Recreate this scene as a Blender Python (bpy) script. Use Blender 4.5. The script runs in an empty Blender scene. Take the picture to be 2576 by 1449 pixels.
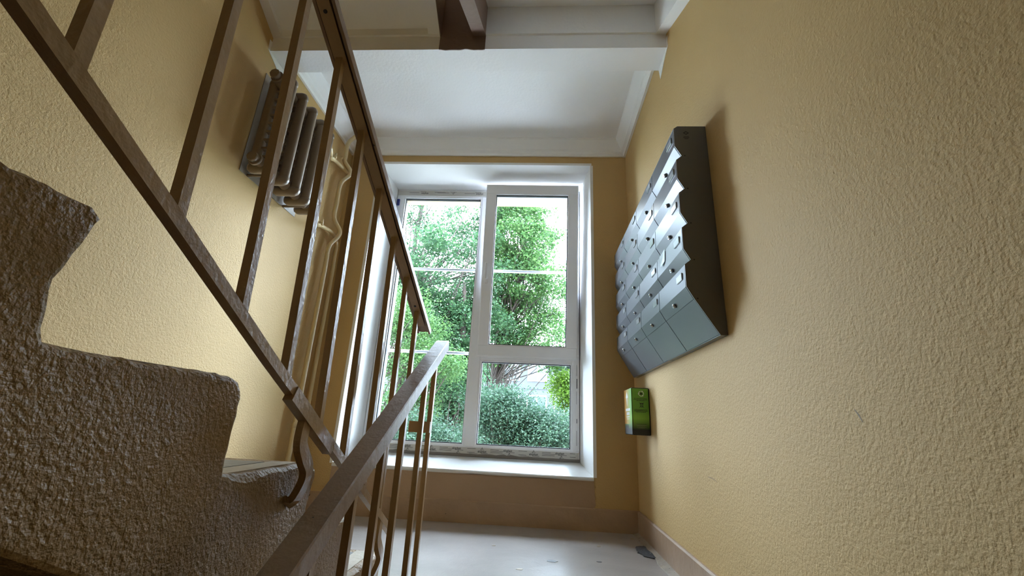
import bpy, bmesh, math, random
import numpy as np
from mathutils import Vector, Matrix

# ------------------------------------------------------------------ camera, sky, exposure
scene = bpy.context.scene
COL = scene.collection
# the photograph's vanishing points give focal length (px of 2576) and the turn of the camera
F_PX, YAW, PITCH, ROLL = 1065.6, -0.06905, 0.31169, 0.04966
fw = Vector((math.sin(YAW) * math.cos(PITCH), math.cos(YAW) * math.cos(PITCH), math.sin(PITCH)))
rt = Vector((math.cos(YAW), -math.sin(YAW), 0))
up = rt.cross(fw)
r2 = rt * math.cos(ROLL) + up * math.sin(ROLL)
u2 = -rt * math.sin(ROLL) + up * math.cos(ROLL)
cam_data = bpy.data.cameras.new('camera')
cam_data.sensor_fit = 'HORIZONTAL'
cam_data.sensor_width = 36.0
cam_data.lens = 36.0 * F_PX / 2576.0
cam_data.clip_start = 0.02
cam_data.clip_end = 300
cam = bpy.data.objects.new('camera', cam_data)
COL.objects.link(cam)
cam.matrix_world = Matrix(((r2.x, u2.x, -fw.x, 0), (r2.y, u2.y, -fw.y, 0), (r2.z, u2.z, -fw.z, 0), (0, 0, 0, 1)))
scene.camera = cam

SKY_COLOR = (0.66, 0.79, 1.0)
SKY_STRENGTH = 10.0
world = bpy.data.worlds.new('overcast_sky')
scene.world = world
world.use_nodes = True
bg = world.node_tree.nodes['Background']
bg.inputs[0].default_value = (*SKY_COLOR, 1)
bg.inputs[1].default_value = SKY_STRENGTH

scene.view_settings.view_transform = 'Standard'
scene.view_settings.look = 'None'
scene.view_settings.gamma = 1.0
scene.view_settings.use_curve_mapping = False
scene.view_settings.exposure = 2.2
scene.cycles.max_bounces = 16
scene.cycles.diffuse_bounces = 10
scene.cycles.glossy_bounces = 4
scene.cycles.transparent_max_bounces = 24
scene.cycles.sample_clamp_indirect = 8.0
scene.cycles.caustics_reflective = False
scene.cycles.caustics_refractive = False


def portal(name, loc, sx, sz):
    """the window openings lead the sky's light samples indoors (emits nothing itself)"""
    l = bpy.data.lights.new(name, 'AREA')
    l.shape = 'RECTANGLE'
    l.size, l.size_y = sx, sz
    l.cycles.is_portal = True
    o = bpy.data.objects.new(name, l)
    COL.objects.link(o)
    o.location = loc
    o.rotation_euler = (math.radians(-90), 0, 0)
    return o


portal('window_daylight', (-0.47, 3.52, 0.84), 1.7, 2.3)
portal('fill_window_daylight', (-0.47, 3.52, 3.62), 1.7, 2.3)  # serves the unseen window added upstairs for fill light

# ------------------------------------------------------------------ main measures (metres, camera at the origin)
XL, XR = -1.516, 0.619            # side walls
YB = 2.8                          # window wall
ZF, ZC = -0.566, 2.085            # landing floor and ceiling
RISE, GOING = 0.1548, 0.2897
STOREY = 18 * RISE
Y0 = 1.563                        # first nosing of the flight going up on the left
XS = -0.491                       # its open side
YBACK = -2.6
SL = math.atan2(RISE, GOING)
TAN = RISE / GOING


# ------------------------------------------------------------------ materials
def mat(name, color, rough=0.5, metal=0.0, bump=None, spots=None, vary=None, spec=0.5, coat=0.0, detail=3.0):
    """bump=(scale, distance); spots=(scale, threshold, color); vary=(scale, amount)"""
    m = bpy.data.materials.new(name)
    m.use_nodes = True
    nt = m.node_tree
    b = nt.nodes['Principled BSDF']
    b.inputs['Base Color'].default_value = (*color, 1)
    b.inputs['Roughness'].default_value = rough
    b.inputs['Metallic'].default_value = metal
    b.inputs['Specular IOR Level'].default_value = spec
    b.inputs['Coat Weight'].default_value = coat
    tc = nt.nodes.new('ShaderNodeTexCoord')
    geo = nt.nodes.new('ShaderNodeNewGeometry')
    pos = geo.outputs['Position']
    col = None
    if vary:
        n = nt.nodes.new('ShaderNodeTexNoise')
        n.inputs['Scale'].default_value = vary[0]
        n.inputs['Detail'].default_value = 5
        nt.links.new(pos, n.inputs['Vector'])
        mr = nt.nodes.new('ShaderNodeMapRange')
        mr.inputs['From Min'].default_value = 0.3
        mr.inputs['From Max'].default_value = 0.7
        mr.inputs['To Min'].default_value = 1 - vary[1]
        mr.inputs['To Max'].default_value = 1 + vary[1]
        nt.links.new(n.outputs['Fac'], mr.inputs['Value'])
        mx = nt.nodes.new('ShaderNodeVectorMath')
        mx.operation = 'SCALE'
        mx.inputs[0].default_value = color
        nt.links.new(mr.outputs[0], mx.inputs['Scale'])
        col = mx.outputs[0]
    if spots:
        n = nt.nodes.new('ShaderNodeTexNoise')
        n.inputs['Scale'].default_value = spots[0]
        n.inputs['Detail'].default_value = 3
        nt.links.new(pos, n.inputs['Vector'])
        mr = nt.nodes.new('ShaderNodeMapRange')
        mr.inputs['From Min'].default_value = spots[1]
        mr.inputs['From Max'].default_value = spots[1] + 0.02
        nt.links.new(n.outputs['Fac'], mr.inputs['Value'])
        mix = nt.nodes.new('ShaderNodeMix')
        mix.data_type = 'RGBA'
        mix.inputs[6].default_value = (*color, 1)
        if col is not None:
            nt.links.new(col, mix.inputs[6])
        mix.inputs[7].default_value = (*spots[2], 1)
        nt.links.new(mr.outputs[0], mix.inputs[0])
        col = mix.outputs[2]
    if col is not None:
        nt.links.new(col, b.inputs['Base Color'])
    if bump:
        last = None
        bl = bump if isinstance(bump, list) else [bump]
        for sc, dist in bl:
            n = nt.nodes.new('ShaderNodeTexNoise')
            n.inputs['Scale'].default_value = sc
            n.inputs['Detail'].default_value = detail
            nt.links.new(pos, n.inputs['Vector'])
            bp = nt.nodes.new('ShaderNodeBump')
            bp.inputs['Strength'].default_value = 1.0
            bp.inputs['Distance'].default_value = dist
            nt.links.new(n.outputs['Fac'], bp.inputs['Height'])
            if last:
                nt.links.new(last.outputs[0], bp.inputs['Normal'])
            last = bp
        nt.links.new(last.outputs[0], b.inputs['Normal'])
    return m


def glass_mat():
    m = bpy.data.materials.new('window_glass')
    m.use_nodes = True
    nt = m.node_tree
    nt.nodes.remove(nt.nodes['Principled BSDF'])
    out = nt.nodes['Material Output']
    tr = nt.nodes.new('ShaderNodeBsdfTransparent')
    tr.inputs[0].default_value = (0.95, 0.97, 0.96, 1)
    gl = nt.nodes.new('ShaderNodeBsdfGlossy')
    gl.inputs['Roughness'].default_value = 0.01
    fr = nt.nodes.new('ShaderNodeFresnel')
    fr.inputs['IOR'].default_value = 1.25
    mx = nt.nodes.new('ShaderNodeMixShader')
    nt.links.new(fr.outputs[0], mx.inputs[0])
    nt.links.new(tr.outputs[0], mx.inputs[1])
    nt.links.new(gl.outputs[0], mx.inputs[2])
    nt.links.new(mx.outputs[0], out.inputs['Surface'])
    return m


def leaf_mat(name, c1, c2, rough=0.5):
    m = bpy.data.materials.new(name)
    m.use_nodes = True
    nt = m.node_tree
    b = nt.nodes['Principled BSDF']
    out = nt.nodes['Material Output']
    geo = nt.nodes.new('ShaderNodeNewGeometry')
    mix = nt.nodes.new('ShaderNodeMix')
    mix.data_type = 'RGBA'
    mix.inputs[6].default_value = (*c1, 1)
    mix.inputs[7].default_value = (*c2, 1)
    nt.links.new(geo.outputs['Random Per Island'], mix.inputs[0])
    nt.links.new(mix.outputs[2], b.inputs['Base Color'])
    b.inputs['Roughness'].default_value = rough
    b.inputs['Specular IOR Level'].default_value = 0.3
    t = nt.nodes.new('ShaderNodeBsdfTranslucent')
    nt.links.new(mix.outputs[2], t.inputs[0])
    mx = nt.nodes.new('ShaderNodeMixShader')
    mx.inputs[0].default_value = 0.45
    nt.links.new(b.outputs[0], mx.inputs[1])
    nt.links.new(t.outputs[0], mx.inputs[2])
    nt.links.new(mx.outputs[0], out.inputs['Surface'])
    return m


M = {}
M['wall'] = mat('yellow_wall_paint', (0.57, 0.392, 0.172), 0.62, bump=[(125, 0.0024), (260, 0.0008)], vary=(1.5, 0.03), spec=0.22)
M['white'] = mat('white_plaster', (0.86, 0.86, 0.86), 0.6, bump=(60, 0.0015), vary=(2.0, 0.02))
M['reveal'] = mat('white_reveal_plaster', (0.82, 0.82, 0.81), 0.5, bump=(50, 0.0008))
M['sill'] = mat('glossy_white_sill_paint', (0.74, 0.73, 0.70), 0.3, bump=(40, 0.0012), vary=(9, 0.04))
M['brown'] = mat('brown_oil_paint', (0.255, 0.165, 0.098), 0.40, bump=[(35, 0.002), (150, 0.0006)], spots=(62, 0.745, (0.02, 0.015, 0.012)), vary=(8, 0.08))
M['bar'] = mat('brown_metal_paint', (0.35, 0.228, 0.115), 0.3, bump=[(90, 0.0012)], spots=(75, 0.77, (0.02, 0.015, 0.012)), vary=(9, 0.1))
M['dado'] = mat('brown_dado_paint', (0.42, 0.285, 0.18), 0.42, bump=[(18, 0.003), (90, 0.0008)], vary=(4, 0.06))
M['baseboard'] = mat('brown_baseboard_paint', (0.40, 0.275, 0.18), 0.38, bump=[(25, 0.003)], spots=(45, 0.75, (0.05, 0.035, 0.025)), vary=(6, 0.1))
M['stair'] = mat('brown_stair_paint', (0.315, 0.205, 0.095), 0.50, bump=[(170, 0.0034), (60, 0.0020)], vary=(5, 0.08), detail=2.0)
M['soffit_brown'] = mat('brown_stringer_paint', (0.200, 0.130, 0.098), 0.5, bump=(30, 0.002), vary=(6, 0.06))
M['floor'] = mat('worn_grey_floor_paint', (0.36, 0.325, 0.295), 0.30, bump=[(14, 0.002), (120, 0.0006)], spots=(34, 0.735, (0.42, 0.40, 0.37)), vary=(3.5, 0.16))
M['tread'] = mat('grey_tread_paint', (0.115, 0.110, 0.108), 0.4, bump=[(40, 0.002)], spots=(30, 0.7, (0.3, 0.28, 0.25)), vary=(7, 0.15))
M['beige'] = mat('beige_edge_paint', (0.42, 0.35, 0.25), 0.5, bump=[(40, 0.002)], vary=(9, 0.12))
M['screed'] = mat('bare_beige_screed', (0.36, 0.30, 0.23), 0.6, bump=[(60, 0.004)], spots=(70, 0.66, (0.10, 0.09, 0.08)), vary=(12, 0.2))
M['hole'] = mat('dark_bare_concrete', (0.055, 0.055, 0.060), 0.75, bump=[(160, 0.006)], spots=(150, 0.62, (0.20, 0.20, 0.20)))
M['pvc'] = mat('white_pvc', (0.84, 0.84, 0.86), 0.28)
M['film'] = mat('protective_film', (0.56, 0.54, 0.50), 0.3, bump=(35, 0.0008))
M['scuff'] = mat('grey_brown_scuff', (0.22, 0.16, 0.08), 0.6)
M['dust'] = mat('grey_dirty_sealant', (0.22, 0.20, 0.18), 0.6, bump=(60, 0.002))
M['ink'] = mat('dark_print', (0.02, 0.02, 0.022), 0.5)
M['gasket'] = mat('black_rubber', (0.008, 0.008, 0.010), 0.5)
M['glass'] = glass_mat()
M['pipe'] = mat('cream_pipe_paint', (0.62, 0.48, 0.26), 0.32, bump=(60, 0.0008))
M['radiator'] = mat('brown_radiator_paint', (0.21, 0.155, 0.105), 0.36, bump=(60, 0.001))
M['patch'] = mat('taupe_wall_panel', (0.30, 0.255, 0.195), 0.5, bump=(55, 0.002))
M['mail'] = mat('grey_enamel_steel', (0.135, 0.150, 0.172), 0.25, spec=0.30)
M['mail_side'] = mat('charcoal_enamel_steel', (0.125, 0.118, 0.108), 0.45)
M['lock'] = mat('chrome_lock', (0.55, 0.55, 0.56), 0.2, metal=1.0)
M['dark'] = mat('black_keyhole', (0.01, 0.01, 0.01), 0.4)
M['plate'] = mat('clear_number_plate', (0.33, 0.36, 0.39), 0.15)
M['steel'] = mat('galvanised_bar', (0.50, 0.53, 0.58), 0.35)
M['blue'] = mat('blue_plastic', (0.01, 0.02, 0.16), 0.4)
M['print_white'] = mat('white_print', (0.85, 0.86, 0.85), 0.4)
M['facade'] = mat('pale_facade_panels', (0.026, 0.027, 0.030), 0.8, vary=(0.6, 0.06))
M['facade_yellow'] = mat('yellow_facade_render', (0.12, 0.09, 0.04), 0.8)
M['brick'] = mat('grey_exterior_render', (0.45, 0.42, 0.40), 0.8, bump=(40, 0.004))
M['house_glass'] = mat('far_window_glass', (0.020, 0.028, 0.036), 0.3)
M['grass'] = mat('lawn', (0.10, 0.13, 0.06), 0.9, bump=(6, 0.05), vary=(2, 0.3))
M['bounce_paving'] = mat('pale_bounce_paving', (0.62, 0.60, 0.57), 0.8, bump=(12, 0.01), vary=(3, 0.1))  # kept pale to bounce daylight up to the landing ceiling
M['bark'] = mat('grey_brown_bark', (0.055, 0.042, 0.034), 0.9, bump=(25, 0.02), vary=(8, 0.25))
M['leaf'] = leaf_mat('maple_leaf', (0.022, 0.060, 0.028), (0.062, 0.130, 0.050))
M['leaf_bright'] = leaf_mat('bright_maple_leaf', (0.036, 0.095, 0.030), (0.098, 0.180, 0.052))
M['leaf_grey'] = leaf_mat('grey_green_leaf', (0.020, 0.050, 0.030), (0.060, 0.115, 0.066))
M['leaf_dark'] = leaf_mat('dark_needle', (0.010, 0.028, 0.018), (0.022, 0.050, 0.028))
M['leaf_yellow'] = leaf_mat('yellow_green_leaf', (0.055, 0.120, 0.010), (0.110, 0.195, 0.022))


# ------------------------------------------------------------------ helpers
class MB:
    """collects shapes; build() links them as ONE mesh object"""
    def __init__(self):
        self.v, self.f, self.s = [], [], []

    def add(self, verts, faces, smooth=False):
        n = len(self.v)
        self.v += [tuple(map(float, p)) for p in verts]
        self.f += [tuple(i + n for i in fc) for fc in faces]
        self.s += [smooth] * len(faces)
        return self

    def box(self, x0, x1, y0, y1, z0, z1):
        vs = [(x, y, z) for x in (x0, x1) for y in (y0, y1) for z in (z0, z1)]
        return self.add(vs, [(0, 1, 3, 2), (4, 6, 7, 5), (0, 4, 5, 1), (2, 3, 7, 6), (0, 2, 6, 4), (1, 5, 7, 3)])

    def bbox(self, x0, x1, y0, y1, z0, z1, b=0.003):
        """box with chamfered edges"""
        bm = bmesh.new()
        bmesh.ops.create_cube(bm, size=1)
        for v in bm.verts:
            v.co = Vector(((x0 + x1) / 2 + v.co.x * (x1 - x0), (y0 + y1) / 2 + v.co.y * (y1 - y0), (z0 + z1) / 2 + v.co.z * (z1 - z0)))
        bmesh.ops.bevel(bm, geom=bm.edges[:], offset=b, segments=1, affect='EDGES')
        bm.verts.index_update()
        self.add([v.co[:] for v in bm.verts], [[v.index for v in f.verts] for f in bm.faces])
        bm.free()
        return self

    def prism(self, poly, axis, a, b):
        """poly of 2D points extruded along axis: x:(y,z) y:(x,z) z:(x,y)"""
        n = len(poly)
        mk = {'x': lambda p, t: (t, p[0], p[1]), 'y': lambda p, t: (p[0], t, p[1]), 'z': lambda p, t: (p[0], p[1], t)}[axis]
        vs = [mk(p, a) for p in poly] + [mk(p, b) for p in poly]
        fs = [tuple(range(n)), tuple(range(2 * n - 1, n - 1, -1))]
        fs += [(i, i + n, (i + 1) % n + n, (i + 1) % n) for i in range(n)]
        return self.add(vs, fs)

    def tube(self, pts, r, seg=10, cap=True):
        pts = [Vector(p) for p in pts]
        rs = r if isinstance(r, (list, tuple)) else [r] * len(pts)
        ref = None
        vs, fs = [], []
        for i, p in enumerate(pts):
            t = (pts[min(i + 1, len(pts) - 1)] - pts[max(i - 1, 0)]).normalized()
            if ref is None:
                ref = Vector((0, 0, 1)) if abs(t.z) < 0.9 else Vector((1, 0, 0))
            n1 = (ref - t * ref.dot(t)).normalized()
            ref = n1
            n2 = t.cross(n1)
            for k in range(seg):
                a = 2 * math.pi * k / seg
                vs.append(p + (n1 * math.cos(a) + n2 * math.sin(a)) * rs[i])
        for i in range(len(pts) - 1):
            for k in range(seg):
                fs.append((i * seg + k, i * seg + (k + 1) % seg, (i + 1) * seg + (k + 1) % seg, (i + 1) * seg + k))
        self.add(vs, fs, True)
        if cap:
            n = len(vs)
            self.add(vs, [tuple(range(seg))[::-1], tuple(range(n - seg, n))])
        return self

    def sweep(self, pts, prof, side):
        """profile [(a,b)] swept along pts in a plane whose normal is side; a along side, b along normal in plane"""
        pts = [Vector(p) for p in pts]
        side = Vector(side)
        m = len(prof)
        vs, fs = [], []
        for i, p in enumerate(pts):
            t0 = (pts[i] - pts[i - 1]).normalized() if i else (pts[1] - pts[0]).normalized()
            t1 = (pts[i + 1] - pts[i]).normalized() if i < len(pts) - 1 else t0
            t = (t0 + t1).normalized()
            nrm = side.cross(t).normalized()
            k = 1 / max(0.5, t.dot(t0))
            vs += [p + side * a + nrm * b * k for a, b in prof]
        for i in range(len(pts) - 1):
            for j in range(m):
                fs.append((i * m + j, i * m + (j + 1) % m, (i + 1) * m + (j + 1) % m, (i + 1) * m + j))
        n = len(vs)
        fs += [tuple(range(m))[::-1], tuple(range(n - m, n))]
        return self.add(vs, fs)

    def disc(self, c, axis, r, h, seg=16, smooth=False):
        c = Vector(c)
        d = Vector(axis).normalized()
        return self.tube([c, c + d * h], r, seg)

    def build(self, name, material, parent=None, kind=None, fix=True):
        base = Vector((0, 0, 0))
        if parent is None:
            a = np.array(self.v)
            base = Vector(((a[:, 0].min() + a[:, 0].max()) / 2, (a[:, 1].min() + a[:, 1].max()) / 2, a[:, 2].min()))
        else:
            p = parent
            while p.parent:
                p = p.parent
            base = Vector(p.location)
        me = bpy.data.meshes.new(name)
        me.from_pydata([(x - base.x, y - base.y, z - base.z) for x, y, z in self.v], [], self.f)
        me.polygons.foreach_set('use_smooth', self.s)
        me.materials.append(M[material] if isinstance(material, str) else material)
        if fix:
            bm = bmesh.new()
            bm.from_mesh(me)
            bmesh.ops.remove_doubles(bm, verts=bm.verts, dist=1e-6)
            bmesh.ops.recalc_face_normals(bm, faces=bm.faces)
            bm.to_mesh(me)
            bm.free()
        me.update()
        o = bpy.data.objects.new(name, me)
        COL.objects.link(o)
        if parent is None:
            o.location = base
        else:
            o.parent = parent
        if kind:
            o['kind'] = kind
        return o


def tag(o, label, cat=None, group=None, kind=None):
    o['label'] = label
    if cat:
        o['category'] = cat
    if group:
        o['group'] = group
    if kind:
        o['kind'] = kind
    return o


def thing(name, loc, label, cat=None, group=None, kind=None):
    o = bpy.data.objects.new(name, None)
    o.empty_display_size = 0.1
    COL.objects.link(o)
    o.location = loc
    return tag(o, label, cat, group, kind)


def share(name, src, parent, offset):
    """a copy of a part that shares its mesh"""
    o = src.copy()
    o.name = name
    COL.objects.link(o)
    o.parent = parent
    o.location = Vector(src.location) + Vector(offset)
    return o


def struct(name, mb, material, label, cat):
    return tag(mb.build(name, material), label, cat, kind='structure')


def line_noise(seed, n, amp, smooth=2):
    r = np.random.RandomState(seed)
    a = r.normal(0, 1, n)
    for _ in range(smooth):
        a = (np.roll(a, 1) + a * 2 + np.roll(a, -1)) / 4
    return a * amp


def smooth_path(pts, n=6):
    P = [Vector(p) for p in pts]
    out = []
    for i in range(len(P) - 1):
        p0, p1, p2, p3 = P[max(i - 1, 0)], P[i], P[i + 1], P[min(i + 2, len(P) - 1)]
        for j in range(n):
            t = j / n
            out.append(0.5 * ((2 * p1) + (-p0 + p2) * t + (2 * p0 - 5 * p1 + 4 * p2 - p3) * t * t + (-p0 + 3 * p1 - 3 * p2 + p3) * t ** 3))
    return out + [P[-1]]


# ------------------------------------------------------------------ room shell
ZTOP = ZC + STOREY
Z1F = ZF - 9 * RISE               # floor below
Z2F = ZF + 9 * RISE               # floor behind the camera, top of the left flight
YO = 3.46                         # outer face of the window wall
WX0, WX1 = -1.266, 0.354          # window niche, room side
FX0, FX1 = -1.246, 0.306          # window niche, at the frame
WZ0, WZ1 = -0.281, 1.897
FZ0 = -0.226
YF = 3.17                         # inner face of the window frame

b = MB()
# window wall with two openings (this landing's window and an unseen one added a storey higher for fill light)
for (z0, z1, op) in ((-3.0, WZ0 - 0.02, 0), (WZ0 - 0.02, WZ1 + 0.005, 1), (WZ1 + 0.005, WZ0 + STOREY, 0), (WZ0 + STOREY, WZ1 + STOREY, 1), (WZ1 + STOREY, ZTOP + 0.3, 0)):
    if op:
        b.box(XL - 0.25, WX0 - 0.003, YB, YO, z0, z1)
        b.box(WX1 + 0.003, XR + 0.25, YB, YO, z0, z1)
    else:
        b.box(XL - 0.25, XR + 0.25, YB, YO, z0, z1)
struct('wall_back', b, 'wall', 'yellow painted wall around the tall window', 'wall')
struct('wall_right', MB().box(XR, XR + 0.25, YBACK, YB, -3.0, ZTOP + 0.3), 'wall', 'long yellow textured wall carrying the mailboxes', 'wall')
struct('wall_left', MB().box(XL - 0.25, XL, YBACK, YB, -3.0, ZTOP + 0.3), 'wall', 'yellow textured wall behind the radiator and stair railing', 'wall')
struct('wall_front', MB().box(XL - 0.25, XR + 0.25, YBACK - 0.25, YBACK, -3.0, ZTOP + 0.3), 'wall', 'yellow end wall of the stairwell behind the upper floor', 'wall')
# outside skin of the house
fac = MB()
for (x0, x1, z0, z1) in ((-8, XL - 0.25, -3.2, 8), (XR + 0.25, 8, -3.2, 8)):
    fac.box(x0, x1, YO - 0.3, YO, z0, z1)
struct('wall_outside', fac, 'brick', 'grey rendered outer face of the house around the window', 'wall')

struct('floor', MB().box(XL, XR, 1.60, YB, ZF - 0.14, ZF), 'floor', 'worn grey painted floor of the stair landing', 'floor')
struct('floor_lower', MB().box(XL - 0.1, XR + 0.1, YBACK - 0.1, YB + 0.1, Z1F - 0.2, Z1F), 'floor', 'grey floor at the foot of the lower flight', 'floor')
struct('floor_upper', MB().box(XL, XR, YBACK, -0.80, Z2F - 0.2, Z2F), 'floor', 'grey floor at the head of the left flight', 'floor')
struct('ceiling', MB().box(XL, XR, 1.86, YB, ZC, ZC + 0.12), 'white', 'smooth white ceiling above the window landing', 'ceiling')
struct('ceiling_top', MB().box(XL, XR, YBACK, YB, ZTOP, ZTOP + 0.2), 'white', 'white ceiling at the top of the stairwell', 'ceiling')
struct('ceiling_upper', MB().box(XL, XR, YBACK, -0.80, Z2F + STOREY - 0.22, Z2F + STOREY), 'white', 'white ceiling over the floor at the head of the left flight', 'ceiling')

# edge beam of the upper landing
BY0, BY1, BZ = 1.735, 1.885, 1.888
beam = tag(MB().box(XL, XR, BY0 + 0.0, BY1, BZ, ZC + 0.16).build('trim_1', 'white'), 'white concrete edge beam crossing the ceiling before the window', 'beam', kind='structure')
# brown painted length of the beam between the two flights
bp = MB()
n = 22
xs = np.linspace(-0.575, -0.327, n)
w = line_noise(3, n, 0.004)
bp.add([(x, BY0 - 0.003, BZ - 0.004 + w[i]) for i, x in enumerate(xs)] + [(x, BY0 - 0.003, ZC + 0.158) for x in xs] +
       [(x, BY0 + 0.001, BZ - 0.004 + w[i]) for i, x in enumerate(xs)] + [(x, BY0 + 0.001, ZC + 0.158) for x in xs],
       [(i, i + 1, n + i + 1, n + i) for i in range(n - 1)] + [(i, 2 * n + i, 2 * n + i + 1, i + 1) for i in range(n - 1)])
bp.build('brown_paint', 'soffit_brown', beam)
# white paint running down the wall under the beam ends
for sx, xw in ((1, XR), (-1, XL)):
    q = MB()
    poly = [(BY0 - 0.02, BZ + 0.06), (BY0 - 0.015, BZ - 0.002), (BY0 + 0.06, BZ - 0.035), (1.868, BZ - 0.074), (1.880, BZ - 0.02), (1.90, BZ + 0.06)]
    q.prism(poly, 'x', xw + (-0.002 if sx > 0 else 0.002), xw + (0.001 if sx > 0 else -0.001))
    q.build('white_paint', 'white', beam)

# cornice round the landing ceiling
CP = [(0, -0.113), (0.016, -0.115), (0.020, -0.098), (0.036, -0.086), (0.040, -0.070), (0.078, -0.014), (0.082, 0.0), (0, 0.0)]
struct('trim_2', MB().prism([(YB - d, ZC + z) for d, z in CP], 'x', XL, XR), 'white', 'white stepped plaster cornice above the window', 'cornice')
struct('trim_3', MB().prism([(XR - d, ZC + z) for d, z in CP], 'y', BY1, YB), 'white', 'white plaster cornice along the mailbox wall', 'cornice')
struct('trim_4', MB().prism([(XL + d, ZC + z) for d, z in CP], 'y', BY1, YB), 'white', 'white plaster cornice above the radiator wall', 'cornice')

# baseboards and the brown painted area below the window
BBZ = ZF + 0.120
def bb_profile(t):
    return [(0, ZF), (t, ZF), (t, BBZ - 0.006), (t - 0.006, BBZ), (0, BBZ)]
struct('baseboard_back', MB().prism([(YB - d, z) for d, z in bb_profile(0.014)], 'x', XL, XR), 'baseboard', 'brown painted baseboard under the window wall', 'baseboard')
struct('baseboard_right', MB().prism([(XR - d, z) for d, z in bb_profile(0.014)], 'y', 1.60, YB - 0.014), 'baseboard', 'brown painted baseboard under the mailbox wall', 'baseboard')
struct('baseboard_left', MB().prism([(XL + d, z) for d, z in bb_profile(0.014)], 'y', 1.60, YB - 0.014), 'baseboard', 'brown painted baseboard under the heating pipes', 'baseboard')
# painted dado with an uneven edge
da = MB()
rr = 0.018
poly = [(-1.266, WZ0 + 0.004), (-1.266, BBZ), (0.366 - rr, BBZ), (0.366 - rr * 0.3, BBZ + rr * 0.3), (0.366, BBZ + rr)]
for i in range(8):
    poly.append((0.364 - 0.0012 * i + line_noise(9, 8, 0.002)[i], BBZ + rr + (WZ0 - BBZ - rr) * (i + 1) / 8))
da.prism(poly, 'y', YB - 0.004, YB)
struct('trim_5', da, 'dado', 'brown painted wall area below the window sill', 'dado')

# unpainted screed strip along the mailbox wall, with a broken dark patch
st = MB()
n = 46
ys = np.linspace(1.62, YB - 0.02, n)
e = 0.572 + line_noise(21, n, 0.006)
vs = [(XR - 0.014, y, ZF + 0.010) for y in ys] + [(e[i], y, ZF + 0.002) for i, y in enumerate(ys)] + [(e[i] - 0.001, y, ZF) for i, y in enumerate(ys)]
st.add(vs, [(i, i + 1, n + i + 1, n + i) for i in range(n - 1)] + [(n + i, n + i + 1, 2 * n + i + 1, 2 * n + i) for i in range(n - 1)])
struct('trim_6', st, 'screed', 'bare beige screed strip between floor paint and baseboard', 'screed strip')
pa = MB()
rs = np.random.RandomState(5)
cx, cy = 0.560, 2.420
ring = [(cx + (0.048 + rs.uniform(-.008, .008)) * math.cos(a) , cy + (0.105 + rs.uniform(-.012, .012)) * math.sin(a)) for a in np.linspace(0, 2 * math.pi, 26)[:-1]]
pa.prism(ring, 'z', ZF + 0.0015, ZF + 0.0035)
tag(pa.build('floor_patch', 'hole'), 'dark broken patch of bare concrete in the landing floor beside the baseboard', 'floor patch')
for k, (cx, cy, rx, ry) in enumerate([(0.09, 2.162, 0.022, 0.016), (-0.19, 2.35, 0.010, 0.008), (0.335, 2.47, 0.010, 0.012), (0.545, 2.67, 0.012, 0.016), (-0.05, 2.02, 0.014, 0.01), (0.3, 2.2, 0.012, 0.008)]):
    pa = MB()
    ring = [(cx + rx * (1 + rs.uniform(-.2, .2)) * math.cos(a), cy + ry * (1 + rs.uniform(-.2, .2)) * math.sin(a)) for a in np.linspace(0, 2 * math.pi, 12)[:-1]]
    pa.prism(ring, 'z', ZF, ZF + 0.0012)
    lab = ('dark round stain in the middle of the landing floor', 'pale fleck on the landing floor towards the railing', 'pale fleck on the landing floor near the dark broken patch',
           'pale fleck in the floor corner by the two baseboards', 'pale fleck at the open middle of the landing floor near the stair edge', 'small dark stain on the landing floor towards the mailbox wall')[k]
    tag(pa.build('floor_stain' if k in (0, 5) else 'paint_fleck', 'tread' if k in (0, 5) else 'beige'), lab, 'stain' if k in (0, 5) else 'paint fleck', 'marks on the landing floor')

# ------------------------------------------------------------------ stairs
def step_profile(first_y, first_z, n, direction, waist, seed=None, r=0.022, over=0.012, worn=None):
    """outline (y,z) of a flight: nosings rising away from first_y in direction (+1/-1)"""
    pts = []
    d = direction
    for k in range(n):
        ny = first_y + d * GOING * k          # nosing
        nz = first_z + RISE * (k + 1)
        if worn:                              # each cast nosing sits and is worn a little differently
            ny, over, r = ny - d * worn.get(k, (0, 0.012, 0.022))[0], worn.get(k, (0, 0.012, 0.022))[1], worn.get(k, (0, 0.012, 0.022))[2]
        pts.append((ny + d * over * 0.5, nz - RISE + 0.004))
        pts.append((ny + d * over, nz - RISE * 0.58))
        pts.append((ny + d * over * 0.35, nz - 0.045))
        for a in (0, 30, 60, 90):
            a = math.radians(a)
            pts.append((ny + d * (r - r * math.cos(a)), nz - r + r * math.sin(a)))
        for t in (0.3, 0.55, 0.8):
            pts.append((ny + d * GOING * t, nz))
    top_y = first_y + d * GOING * n
    pts.append((top_y, first_z + RISE * n))
    if seed is not None:
        rs = np.random.RandomState(seed)
        dense = []
        for i in range(len(pts) - 1):
            a, c = np.array(pts[i]), np.array(pts[i + 1])
            m = max(1, int(np.hypot(*(c - a)) / 0.012))
            for j in range(m):
                dense.append(tuple(a + (c - a) * j / m + rs.normal(0, 0.0011, 2)))
        pts = dense + [pts[-1]]
    low = (top_y, first_z + RISE * n - waist)
    # soffit back down to the foot
    zfoot = first_z - 0.14
    yfoot = top_y - d * (low[1] - zfoot) / TAN
    pts += [low, (yfoot, zfoot), (first_y + d * over, zfoot)]
    return pts


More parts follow.
